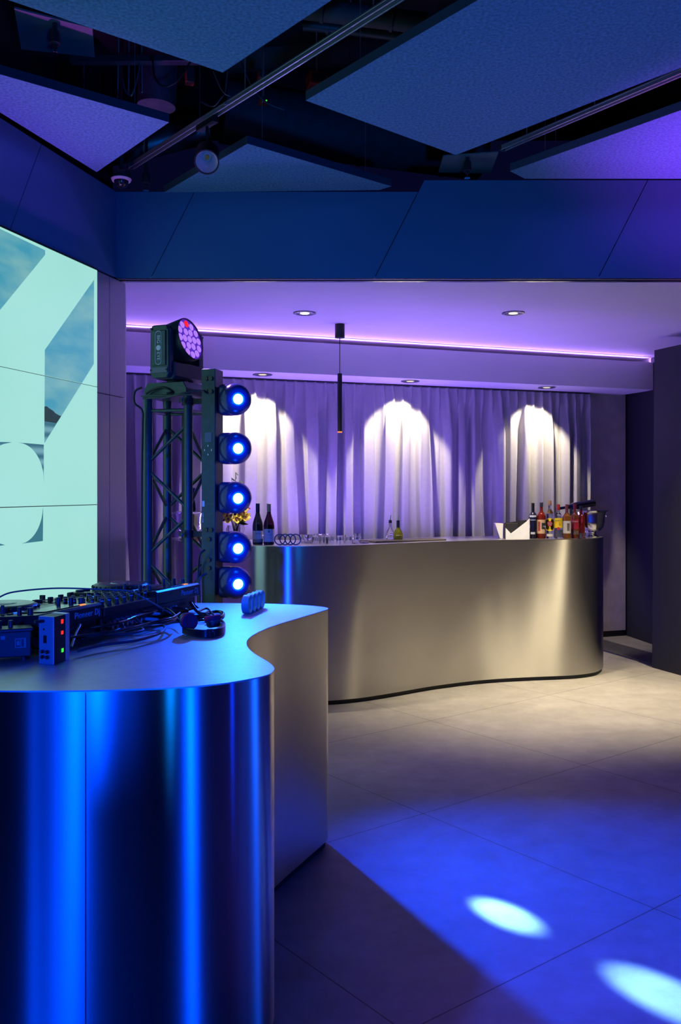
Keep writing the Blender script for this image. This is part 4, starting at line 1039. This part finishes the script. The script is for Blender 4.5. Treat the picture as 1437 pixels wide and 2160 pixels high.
cable('black cable trailing along the front of the counter toward the silver interface', [behind(0.50, -0.010, 0.046), cz(310, 1335, 0.014), cz(345, 1330), cz(340, 1345), cz(290, 1362), cz(220, 1372), cz(165, 1385)], 0.0045, bl2)
cable('cable forming an eye-shaped loop in the middle of the tangle', [behind(0.42, -0.010, 0.046), cz(262, 1345), cz(240, 1350), cz(255, 1343), cz(285, 1338), cz(302, 1346), cz(270, 1354), cz(235, 1355), cz(215, 1352)], 0.0045, bl2)
cable('dark cable passing under the mixer along its rear foot', [behind(0.56, -0.010, 0.028), cz(335, 1318, 0.02), cz(290, 1330, 0.02), cz(250, 1346, 0.02), behind(0.22, -0.02, 0.05)], 0.005, blk)
cable('black cable lying between the mixer and the headphones', [behind(0.62, -0.010, 0.046), cz(350, 1318, 0.02), cz(372, 1330), cz(350, 1340), cz(315, 1345), cz(250, 1362), cz(180, 1375)], 0.0045, blk)
cable('outermost thin dark cable at the front of the tangle', [cz(150, 1384), cz(200, 1375), cz(260, 1366), cz(320, 1348), cz(360, 1338), cz(380, 1325)], 0.0035, blk)
cable('violet-tinted phono cable from the left media player into the silver interface', [behind(0.11, 0.0, 0.042), behind(0.16, -0.03, 0.07), cz(160, 1375, 0.055), cz(150, 1388, 0.03)], 0.004, bl2)
cable('black cable from the left media player running behind the direct box', [behind(0.028, 0.004, 0.042), behind(0.02, -0.03, 0.06), cz(70, 1375, 0.05), cz(25, 1372, 0.09), cz(-20, 1376, 0.1)], 0.0055, bl2)
cable('short dark cable dropping from the right media player onto the counter', [behind(0.812, 0.004, 0.042), behind(0.815, -0.05, 0.035), cz(395, 1302), cz(430, 1304), cz(440, 1309), cz(420, 1313)], 0.0045, blk)
cable('thin pale headphone cable draped over the mixer from the clip to the headphones', [behind(0.22, 0.33, 0.135), behind(0.26, 0.30, 0.150), behind(0.40, 0.24, 0.150), behind(0.50, 0.12, 0.140), behind(0.545, 0.03, 0.132), behind(0.55, -0.02, 0.11), cz(362, 1318, 0.04), cz(385, 1330, 0.03)], 0.0028, mat('green_grey_cable', (0.10, 0.14, 0.13), 0.4))
cable('black cable tie-looped beside the headphones', [cz(440, 1306, 0.01), cz(430, 1312, 0.012), cz(420, 1308, 0.012), cz(436, 1301, 0.012), cz(446, 1310, 0.01), cz(452, 1316, 0.01)], 0.004, blk)
def plug(label, s, z, m, ln=0.04):
    p = behind(s, -0.004, z); t = thing('phono_plug', label, 'plug', p, RZ, 'phono plugs at the rear of the equipment')
    MB().lathe([(0, 0), (0.0065, 0), (0.006, ln * 0.6), (0.0035, ln), (0, ln)], 14, Matrix.Rotation(PI / 2, 4, 'X')).done('plug_body', m, t)
    MB().cyl((0, 0.006, 0), (0, 0, 0), 0.0045, n=12).done('contact_ring', M['chrome'], t)
wplug = mat('white_plug', (0.5, 0.5, 0.48), 0.4); vplug = mat('magenta_plug', (0.25, 0.03, 0.20), 0.4)
plug('upper white phono plug at the rear of the mixer', 0.341 + 0.27, 0.046, wplug, 0.05)
plug('lower white phono plug at the rear of the mixer', 0.341 + 0.255, 0.028, wplug, 0.05)
plug('upper magenta phono plug behind the silver interface', 0.11, 0.042, vplug, 0.05)
plug('lower magenta phono plug behind the silver interface', 0.075, 0.042, vplug, 0.05)

# ------------------------------------------------------------------ things standing on the bar
def onbar(px, d, z=BAR_Z):
    p = at(px, HOR, d); p.z = z; return p
def face_cam(p): return math.atan2(p.y, p.x) - PI / 2       # local -Y looks at the viewer
def bottle(name, label, px, d, H, R, kind, gm, cap_m, cap_frac=0.16, group=None, cat='bottle'):
    p = onbar(px, d); t = thing(name, label, cat, p, face_cam(p), group)
    if kind == 'burgundy': prof = [(0, 0), (R * 0.9, 0), (R, 0.01), (R, H * 0.46), (R * 0.92, H * 0.54), (R * 0.55, H * 0.68), (R * 0.38, H * 0.76), (R * 0.36, H * 0.97), (0, H * 0.97)]
    elif kind == 'bulb': prof = [(0, 0), (R * 0.9, 0), (R, 0.012), (R, H * 0.22), (R * 0.85, H * 0.34), (R * 0.42, H * 0.46), (R * 0.34, H * 0.54), (R * 0.32, H * 0.80), (0, H * 0.80)]
    else: prof = [(0, 0), (R * 0.92, 0), (R, 0.008), (R, H * 0.60), (R * 0.97, H * 0.645), (R * 0.72, H * 0.70), (R * 0.42, H * 0.745), (R * 0.36, H * 0.78), (R * 0.36, H * 0.93), (0, H * 0.93)]
    MB().lathe(prof, 32).done('glass_body', gm, t, ang=50)
    rr = R * (0.385 if kind != 'bulb' else 0.35)
    if kind != 'bulb':
        MB().lathe([(rr * 0.98, H * (1 - cap_frac)), (rr, H * (1 - cap_frac) + 0.001), (rr, H - 0.002), (rr * 0.9, H), (0, H)], 24).done('cap', cap_m, t)
    return t
def label_band(t, R, z0, z1, m, a0=-70, a1=70, name='label', round_=False):
    mb = MB(); n = 20; rows = 14 if round_ else 1
    zc, hh = (z0 + z1) / 2, (z1 - z0) / 2; Rr = R + 0.0006
    if not round_:
        lo, hi = [], []
        for i in range(n + 1):
            a = math.radians(a0 + (a1 - a0) * i / n) - PI / 2
            lo.append(mb.bm.verts.new((Rr * math.cos(a), Rr * math.sin(a), z0))); hi.append(mb.bm.verts.new((Rr * math.cos(a), Rr * math.sin(a), z1)))
        for i in range(n): mb.bm.faces.new((lo[i], lo[i + 1], hi[i + 1], hi[i]))
    else:
        cen = mb.bm.verts.new((0, -Rr, zc)); ring = []
        for i in range(28):
            th = 2 * PI * i / 28; x = hh * math.cos(th); a = x / Rr - PI / 2
            ring.append(mb.bm.verts.new((Rr * math.cos(a), Rr * math.sin(a), zc + hh * math.sin(th))))
        for i in range(28): mb.bm.faces.new((cen, ring[i], ring[(i + 1) % 28]))
    o = mb.done(name, m, t)
    return o
def lettering(o, body, size, m, R, z, x=0.0): return text('lettering', body, size, m, o, (x, -R - 0.0012 + (R - math.sqrt(max(R * R - x * x, 0))), z), (1, 0, 0), (0, 0, 1), extrude=0.0002)

wine = glass('dark_wine_glass', (0.02, 0.025, 0.05), 0.05, 0.2); wine.node_tree.nodes['Principled BSDF'].inputs['Coat Weight'].default_value = 0.5
wred = glass('red_wine_glass', (0.05, 0.01, 0.05), 0.05, 0.2)
t = bottle('wine_bottle', 'dark wine bottle with a blue-black neck, left of the pair on the bar', 544, 6.36, 0.290, 0.0375, 'burgundy', wine, mat('navy_foil', (0.02, 0.03, 0.10), 0.35, 0.3), 0.20)
l = label_band(t, 0.0375, 0.018, 0.098, M['whitelabel'])
lettering(l, 'TERRITOIRE', 0.0085, M['ink'], 0.0375, 0.078, 0.006)
label_band(l, 0.0378, 0.020, 0.040, mat('grey_vignette', (0.30, 0.29, 0.28), 0.7, var=0.5, vscale=90), name='vignette')
t = bottle('wine_bottle', 'dark wine bottle with a pale foil neck, right of the pair on the bar', 567.5, 6.33, 0.290, 0.0385, 'burgundy', wred, mat('pale_foil', (0.55, 0.52, 0.50), 0.35, 0.3), 0.20)
l = label_band(t, 0.0385, 0.022, 0.112, M['whitelabel'])
label_band(l, 0.0388, 0.087, 0.101, mat('crest_ink', (0.16, 0.18, 0.26), 0.6), a0=-9, a1=9, name='crest')
for z, w in ((0.074, 38), (0.066, 26), (0.050, 20), (0.032, 10)):
    label_band(l, 0.0388, z - 0.002, z + 0.0016, M['greyink'], a0=-w, a1=w, name='print_line')

rings_block('ring_emblem', 'dark flat emblem of four linked rings standing on the bar beside the wine bottles', onbar(578.5, 6.27, BAR_Z + 0.0005), onbar(636, 6.27, BAR_Z + 0.0005), 0.040, 0.0075, 0.012, mat('dark_gloss_navy', (0.008, 0.008, 0.02), 0.3), 0)

# tumblers
def tumbler(h, r):
    mb = MB().lathe([(0, 0), (r * 0.86, 0), (r, h), (r - 0.0025, h), (r * 0.86 - 0.002, 0.012), (0, 0.010)], 24)
    return mb
tm = tumbler(0.062, 0.031); G0 = tm.done('tumbler', M['clear'], ang=50)
spots = [(643, 6.55, 'leftmost glass tumbler behind the dark ring emblem'), (650, 6.50, 'second glass tumbler behind the dark ring emblem'), (657, 6.56, 'third glass tumbler behind the dark ring emblem'),
         (667, 6.40, 'front glass tumbler of the upturned group, first right of the ring emblem'), (675, 6.62, 'rear glass tumbler of the upturned group on the bar'), (684, 6.42, 'middle front glass tumbler of the upturned group'),
         (690, 6.60, 'rear right glass tumbler of the upturned group'), (697, 6.43, 'last glass tumbler at the right of the upturned group'), (718, 6.42, 'lone upturned tumbler left of the bright streak on the bar'), (735.5, 6.44, 'upturned tumbler just left of the leaning glass stack')]
for i, (px, d, lb) in enumerate(spots):
    o = G0 if i == 0 else G0.copy()
    if i: COL.objects.link(o)
    p = onbar(px, d); o.location = p
    if i >= 3: o.rotation_euler = (PI, 0, 0); o.location.z = BAR_Z + 0.062
    tag(o, lb, 'glass', 'tumblers on the bar')
gl = MB().lathe([(0, 0), (0.028, 0), (0.030, 0.024), (0.0275, 0.024), (0.026, 0.006), (0, 0.005)], 24).done('stacked_glass', M['clear'], ang=50)
for k, (lb, z, dx) in enumerate((('lowest glass of the leaning stack on the bar', 0.0, 0), ('middle glass of the leaning stack on the bar', 0.0245, 0.003), ('top glass of the leaning stack on the bar', 0.049, 0.006))):
    o = gl if k == 0 else gl.copy()
    if k: COL.objects.link(o)
    o.location = onbar(752, 6.47) + Vector((dx, 0, z)); tag(o, lb, 'glass', 'stacked glasses')
o = MB().lathe([(0, 0), (0.030, 0), (0.036, 0.012), (0.034, 0.013), (0.028, 0.003), (0, 0.003)], 24).done('glass_dish', M['clear']); o.location = onbar(769, 6.52)
tag(o, 'low glass dish beside the leaning glass stack', 'dish')

# dark bar board and the two pourer bottles
pa, pb = onbar(776, 6.60), onbar(925, 6.93); dv = pb - pa
o = MB().box((0, 0, 0.006), (dv.length, 0.22, 0.012)).done('bar_mat', mat('dark_bar_mat', (0.05, 0.04, 0.035), 0.6), bevel=0.003)
o.location = (pa + pb) / 2 + Vector((0, 0.04, 0)); o.rotation_euler.z = math.atan2(dv.y, dv.x); tag(o, 'long dark mat along the middle of the bar top', 'bar mat')
ct = BAR_Z + 0.012
for px, d, H, R, gm, lb, nm in ((823.5, 6.83, 0.175, 0.030, M['clear'], 'clear glass bottle with a metal pourer on the dark bar mat', None), (840, 6.80, 0.175, 0.036, glass('olive_glass', (0.30, 0.32, 0.02), 0.05, 0.5), 'round olive green bottle with a black neck and metal pourer', 'black')):
    t = bottle('pourer_bottle', lb, px, d, H, R, 'bulb', gm, M['black'], 0.1); t.location.z = ct
    if nm: MB().lathe([(R * 0.345, H * 0.5), (R * 0.36, H * 0.5), (R * 0.345, H * 0.82), (0, H * 0.825)], 20).done('neck_sleeve', M['black'], t)
    else: MB().lathe([(R * 0.34, H * 0.70), (R * 0.42, H * 0.70), (R * 0.42, H * 0.83), (0, H * 0.83)], 20).done('stopper', M['black'], t)
    MB().cyl((0, 0, H * 0.82), (0.004, 0, H * 1.04), 0.0045, 0.0025, 10).done('pourer', M['chrome'], t)

# napkin caddy
pc = onbar(1067, 7.05); t = thing('napkin_caddy', 'white napkin caddy with a v-cut front beside the spirit bottles', 'napkin holder', pc, face_cam(pc) * 0.3)
k_ = 7.05 / F
MB().prism([(0, 0), (50 * k_, 0), (50 * k_, 44 * k_), (45 * k_, 38.5 * k_), (11 * k_, 12 * k_), (0, 24 * k_)], (0, 0, 0), (1, 0, 0), UP, -0.004, 0.0).done('front_panel', mat('white_lacquer', (0.72, 0.74, 0.75), 0.35), t, smooth=False)
MB().prism([(0, 0.001), (49 * k_, 0.001), (49 * k_, 40 * k_), (0, 33 * k_)], (0, 0.10, 0), (1, 0, 0), UP, 0.0, 0.004).done('rear_panel', M['plinth'], t, smooth=False)
MB().box((0.0, 0.052, 16 * k_), (0.004, 0.096, 32 * k_)).done('side_panel', M['plinth'], t, smooth=False)
MB().box((48.5 * k_, 0.052, 20 * k_), (0.004, 0.096, 40 * k_)).done('side_panel', M['whitelabel'], t, smooth=False)
MB().box((0.05, 0.02, 17 * k_), (0.09, 0.026, 33 * k_)).done('black_divider', M['plinth'], t, bevel=0.001)
MB().box((0.128, 0.025, 20 * k_), (0.030, 0.03, 40 * k_)).done('black_divider', M['plinth'], t, bevel=0.001)
p2 = pc + Vector((-0.075, 0.07, 0))
o = MB().prism([(0.04, 0.002), (0.060, 0.002), (0.064, 0.12), (0.0, 0.123)], (0, 0.06, 0), (1, 0, 0), UP, 0.0, 0.06).done('napkin_stack', mat('white_napkins', (0.75, 0.74, 0.74), 0.8), smooth=False)
o.location = p2 + Vector((0.004, 0.0, 0)); tag(o, 'stack of white paper napkins fanning out behind the caddy', 'napkins')

# spirit bottles
amber = glass('amber_spirit', (0.62, 0.22, 0.02), 0.04, 0.75); redrum = glass('red_rum', (0.36, 0.03, 0.01), 0.04, 0.6); rosy = glass('copper_spirit', (0.45, 0.12, 0.03), 0.04, 0.7)
ylw = mat('yellow_label', (0.85, 0.60, 0.01), 0.55, var=0.02)
BD = 7.16; sc = BD / F
t = bottle('spirit_bottle', 'black bottle with a violet sheen, leftmost of the spirit bottles', 1124.5, BD, 75 * sc, 0.033, 'std', mat('black_glass', (0.012, 0.012, 0.03), 0.12), M['blackgloss'], 0.22, 'spirit bottles')
l = label_band(t, 0.0332, 0.17, 0.185, M['greyink'], a0=-50, a1=50); label_band(t, 0.0332, 0.146, 0.150, M['greyink'], a0=-40, a1=40); label_band(t, 0.0332, 0.035, 0.052, M['greyink'], a0=-30, a1=30)
t = bottle('spirit_bottle', 'red rum bottle with a cream pin-up label and dark cap', 1142.3, BD, 76 * sc, 0.0335, 'std', redrum, M['blackmetal'], 0.12, 'spirit bottles')
l = label_band(t, 0.0335, 0.040, 0.150, mat('cream_pinup_label', (0.62, 0.42, 0.22), 0.6, var=0.06))
label_band(l, 0.0338, 0.075, 0.125, M['ink'], a0=4, a1=58, name='dark_oval'); lettering(l, 'Jerry', 0.020, M['whiteink'], 0.0342, 0.098, 0.016)
label_band(l, 0.0338, 0.060, 0.135, mat('figure_red', (0.30, 0.05, 0.06), 0.6, var=0.5, vscale=120), a0=-48, a1=-14, name='figure')
t = bottle('spirit_bottle', 'clear rum bottle with a round yellow label and cork top, the tallest one', 1160.3, BD, 80 * sc, 0.032, 'std', M['clear'], mat('cork', (0.42, 0.22, 0.08), 0.7), 0.125, 'spirit bottles')
MB().lathe([(0.0128, 0.218), (0.020, 0.205), (0.026, 0.198), (0.0135, 0.225)], 20).done('foil_collar', mat('gold_foil', (0.85, 0.55, 0.05), 0.3, 0.6), t)
l = label_band(t, 0.032, 0.060, 0.162, ylw, round_=True); l2 = label_band(l, 0.0323, 0.098, 0.138, mat('label_red', (0.50, 0.02, 0.03), 0.5), round_=True, name='red_seal')
lettering(l2, 'Havana', 0.0125, M['whiteink'], 0.0328, 0.1235); lettering(l2, 'Club', 0.0125, M['whiteink'], 0.0328, 0.111); lettering(l, 'ESPECIAL', 0.0075, M['ink'], 0.0326, 0.083)
label_band(t, 0.032, 0.018, 0.038, M['paper'], a0=-45, a1=45)
t = bottle('spirit_bottle', 'clear bottle with a square yellow label and a bright red cap', 1178.2, BD, 72 * sc, 0.0335, 'std', M['clear'], M['red'], 0.17, 'spirit bottles')
l = label_band(t, 0.0335, 0.085, 0.163, ylw); lettering(l, "Ewan's", 0.018, M['ink'], 0.0342, 0.145, -0.002)
for z, w in ((0.125, 14), (0.116, 20), (0.107, 24)): label_band(l, 0.0338, z - 0.0015, z + 0.0015, M['ink'], a0=5, a1=5 + w, name='print_line')
label_band(t, 0.0336, 0.012, 0.070, mat('slate_label', (0.05, 0.055, 0.09), 0.5)); label_band(l, 0.0341, 0.068, 0.092, mat('seal_red', (0.45, 0.03, 0.04), 0.5), round_=True, name='seal')
t = bottle('spirit_bottle', 'amber bottle with a cream portrait label, right of the yellow labels', 1196, BD, 72 * sc, 0.0325, 'std', amber, mat('brown_cap', (0.22, 0.07, 0.05), 0.4), 0.24, 'spirit bottles')
l = label_band(t, 0.0325, 0.042, 0.140, M['paper']); label_band(l, 0.0328, 0.062, 0.122, mat('portrait_ink', (0.14, 0.12, 0.10), 0.7, var=0.8, vscale=130), a0=4, a1=42, name='portrait')
t = bottle('spirit_bottle', 'copper bottle with a red label and red cap, rightmost of the spirit bottles', 1213, BD + 0.04, 73 * sc, 0.031, 'std', rosy, mat('cap_red', (0.28, 0.02, 0.03), 0.4), 0.16, 'spirit bottles')
l = label_band(t, 0.031, 0.075, 0.150, mat('whisky_label_red', (0.42, 0.02, 0.03), 0.5)); lettering(l, 'Grants', 0.0165, M['whiteink'], 0.0318, 0.135, 0.001); label_band(t, 0.0312, 0.03, 0.06, mat('dim_label', (0.14, 0.09, 0.07), 0.6))
t = bottle('spirit_bottle', 'red-brown bottle half hidden between the rightmost spirit bottle and the steel bucket', 1226, BD + 0.12, 68 * sc, 0.031, 'std', redrum, M['black'], 0.14, 'spirit bottles')
for px, d, lb in ((1222.5, 7.12, 'small cut glass in front of the steel bucket, nearest the spirit bottles'), (1231, 7.17, 'small cut glass in front of the steel bucket foot')):
    o = MB().lathe([(0, 0), (0.024, 0), (0.027, 0.045), (0.024, 0.045), (0.021, 0.008), (0, 0.007)], 10).done('shot_glass', M['clear'], ang=20); o.location = onbar(px, d); tag(o, lb, 'glass', 'cut glasses by the bucket')

# champagne buckets
def bucket(label, px, d, k):
    p = onbar(px, d); t = thing('champagne_bucket', label, 'ice bucket', p)
    MB().lathe([(r_ * k, z * k) for r_, z in ((0.060, 0.042), (0.085, 0.058), (0.105, 0.085), (0.113, 0.13), (0.116, 0.175), (0.124, 0.203), (0.146, 0.214), (0.150, 0.217), (0.146, 0.2175), (0.120, 0.206), (0.111, 0.172), (0.107, 0.13), (0.098, 0.088), (0.07, 0.062), (0, 0.056))], 48).done('bowl', M['chrome'], t)
    MB().lathe([(r_ * k, z * k) for r_, z in ((0, 0), (0.070, 0.0), (0.072, 0.006), (0.055, 0.014), (0.042, 0.028), (0.046, 0.040), (0.062, 0.046), (0, 0.05))], 40).done('foot', M['chrome'], t)
    for s in (-1, 1):
        MB().tube([(s * (0.118 * k + 0.014 * k * math.sin(a)), 0.018 * k * math.cos(a), 0.178 * k - 0.012 * k * math.sin(a)) for a in [PI * i / 10 for i in range(11)]], 0.0035 * k, 8).done('handle', M['chrome'], t)
    return t
bucket('polished steel champagne bucket at the right end of the bar', 1246, 7.41, 1.0)
bucket('polished steel champagne bucket at the left end of the bar behind the truss tower', 397, 7.02, 1.0)
def lying_bottle(name, label, p, ax, k=1.0, m=None):
    q = Vector((0, 0, 1)).rotation_difference(Vector(ax).normalized()).to_matrix().to_4x4()
    t = thing(name, label, 'bottle', p)
    MB().lathe([(0, 0), (0.038 * k, 0), (0.043 * k, 0.01), (0.043 * k, 0.15), (0.036 * k, 0.19), (0.018 * k, 0.235), (0.0155 * k, 0.25), (0.0155 * k, 0.31), (0, 0.31)], 28, q).done('glass_body', m or M['blackgloss'], t)
    MB().lathe([(0.0158 * k, 0.25), (0.017 * k, 0.252), (0.0175 * k, 0.318), (0, 0.32)], 20, q).done('foil', mat('dark_foil', (0.03, 0.03, 0.09), 0.3, 0.5), t)
    return t
lp = onbar(1256, 7.41, BAR_Z + 0.232 + 0.050)
lying_bottle('champagne_bottle', 'black bottle lying across the rim of the right steel bucket', lp + Vector((0.0, 0, 0.0)), (-1, 0.1, -0.17), 0.70)
b0 = onbar(392, 7.04, BAR_Z + 0.085)
lying_bottle('champagne_bottle', 'dark bottle standing in the left steel bucket', b0 + Vector((0.03, 0, 0)), (0.10, 0, 1), 0.9)
o = MB().lathe([(0, 0), (0.026, 0), (0.034, 0.075), (0.032, 0.075), (0.025, 0.004), (0, 0.004)], 24).done('metal_cup', mat('gold_metal', (0.75, 0.45, 0.15), 0.2, 1.0)); o.location = onbar(412, 6.72); tag(o, 'gold metal cup on the bar behind the truss tower', 'cup')

# flowers in a glass vase
vp = onbar(497, 6.62)
o = MB().lathe([(0, 0), (0.062, 0), (0.072, 0.02), (0.070, 0.10), (0.060, 0.125), (0.057, 0.125), (0.066, 0.10), (0.067, 0.022), (0, 0.014)], 32).done('glass_vase', M['clear']); o.location = vp
tag(o, 'clear glass vase behind the blue light heads', 'vase')
FLW = thing('flower_arrangement', 'yellow and maroon flower arrangement in the glass vase behind the light bar', 'flowers', vp + UP * 0.016)
pet = [mat('petal_yellow', (0.78, 0.62, 0.03), 0.5, var=0.12, vscale=50), mat('petal_cream', (0.74, 0.66, 0.30), 0.5, var=0.12, vscale=50), mat('petal_maroon', (0.20, 0.015, 0.05), 0.5)]
leaf_m = mat('leaf_green', (0.07, 0.15, 0.03), 0.5, var=0.3); stem_m = mat('stem_green', (0.08, 0.14, 0.04), 0.6)
rnd = random.Random(11)
def petals(c, nrm, size, n, m, parent, name='bloom'):
    nrm = Vector(nrm).normalized(); q = Vector((0, 0, 1)).rotation_difference(nrm).to_matrix().to_4x4(); mb = MB()
    for k in range(n):
        rm = Matrix.Translation(c) @ q @ Matrix.Rotation(2 * PI * k / n + rnd.uniform(-.2, .2), 4, 'Z')
        g_ = []
        for i in range(5):
            u = i / 4; w_ = size * 0.42 * math.sin(PI * (0.12 + 0.85 * u)); lift = size * 0.35 * u * u
            g_.append([mb.bm.verts.new(rm @ Vector((size * u, s * w_, lift - abs(s) * 0.15 * w_))) for s in (-1, -0.5, 0, 0.5, 1)])
        for a, b in zip(g_, g_[1:]):
            for i in range(4): mb.bm.faces.new((a[i], a[i + 1], b[i + 1], b[i]))
    return mb.done(name, m, parent, ang=180, recalc=False)
for k in range(38):
    a = rnd.uniform(0, 2 * PI); rr = 0.105 * math.sqrt(rnd.random()); z = 0.15 + 0.11 * rnd.random()
    c = Vector((rr * math.cos(a) - 0.01, rr * math.sin(a), z))
    kind = 2 if k % 5 == 4 else (1 if c.x < -0.01 and k % 2 else 0)
    B_ = petals(c, (c.x * 6 + 0.1, c.y * 6 - 0.6, 0.6), rnd.uniform(0.026, 0.038), 5, pet[kind], FLW)
    petals(c + Vector((0, -0.004, 0.006)), (c.x * 6, -1, 0.5), 0.012, 4, pet[2] if kind != 2 else pet[0], B_, 'bloom_throat')
for k in range(14):
    a = 2 * PI * k / 14; c = Vector((0.02 * math.cos(a), 0.02 * math.sin(a), 0.155))
    petals(c, (math.cos(a) * 0.8, math.sin(a) * 0.8, 0.35 + 0.3 * (k % 3)), 0.06 + 0.02 * (k % 2), 1, leaf_m, FLW, 'leaf')
for k in range(9):
    a = 2 * PI * k / 9 + 0.3
    MB().tube([(0.02 * math.cos(a), 0.02 * math.sin(a), 0.0), (0.012 * math.cos(a), 0.012 * math.sin(a), 0.06), (0.035 * math.cos(a), 0.035 * math.sin(a), 0.16)], 0.0025, 6).done('stem', stem_m, FLW)
for k, (dx, dz) in enumerate(((-0.03, 0.46), (0.0, 0.50), (0.03, 0.44), (0.05, 0.31), (0.085, 0.25))):
    path = smooth_path([(0, 0, 0.1), (dx * 0.4, 0, 0.1 + (dz - 0.1) * 0.5), (dx, 0, dz)], 6)
    st = MB().tube(path, 0.002, 6).done('stem', stem_m, FLW)
    for j in range(7):
        p = path[int((0.45 + 0.55 * j / 6) * (len(path) - 1))]
        petals(p, ((-1) ** j * 0.9, -0.3, 0.5), 0.035, 1, leaf_m if k < 3 else pet[2], st, 'leaflet')
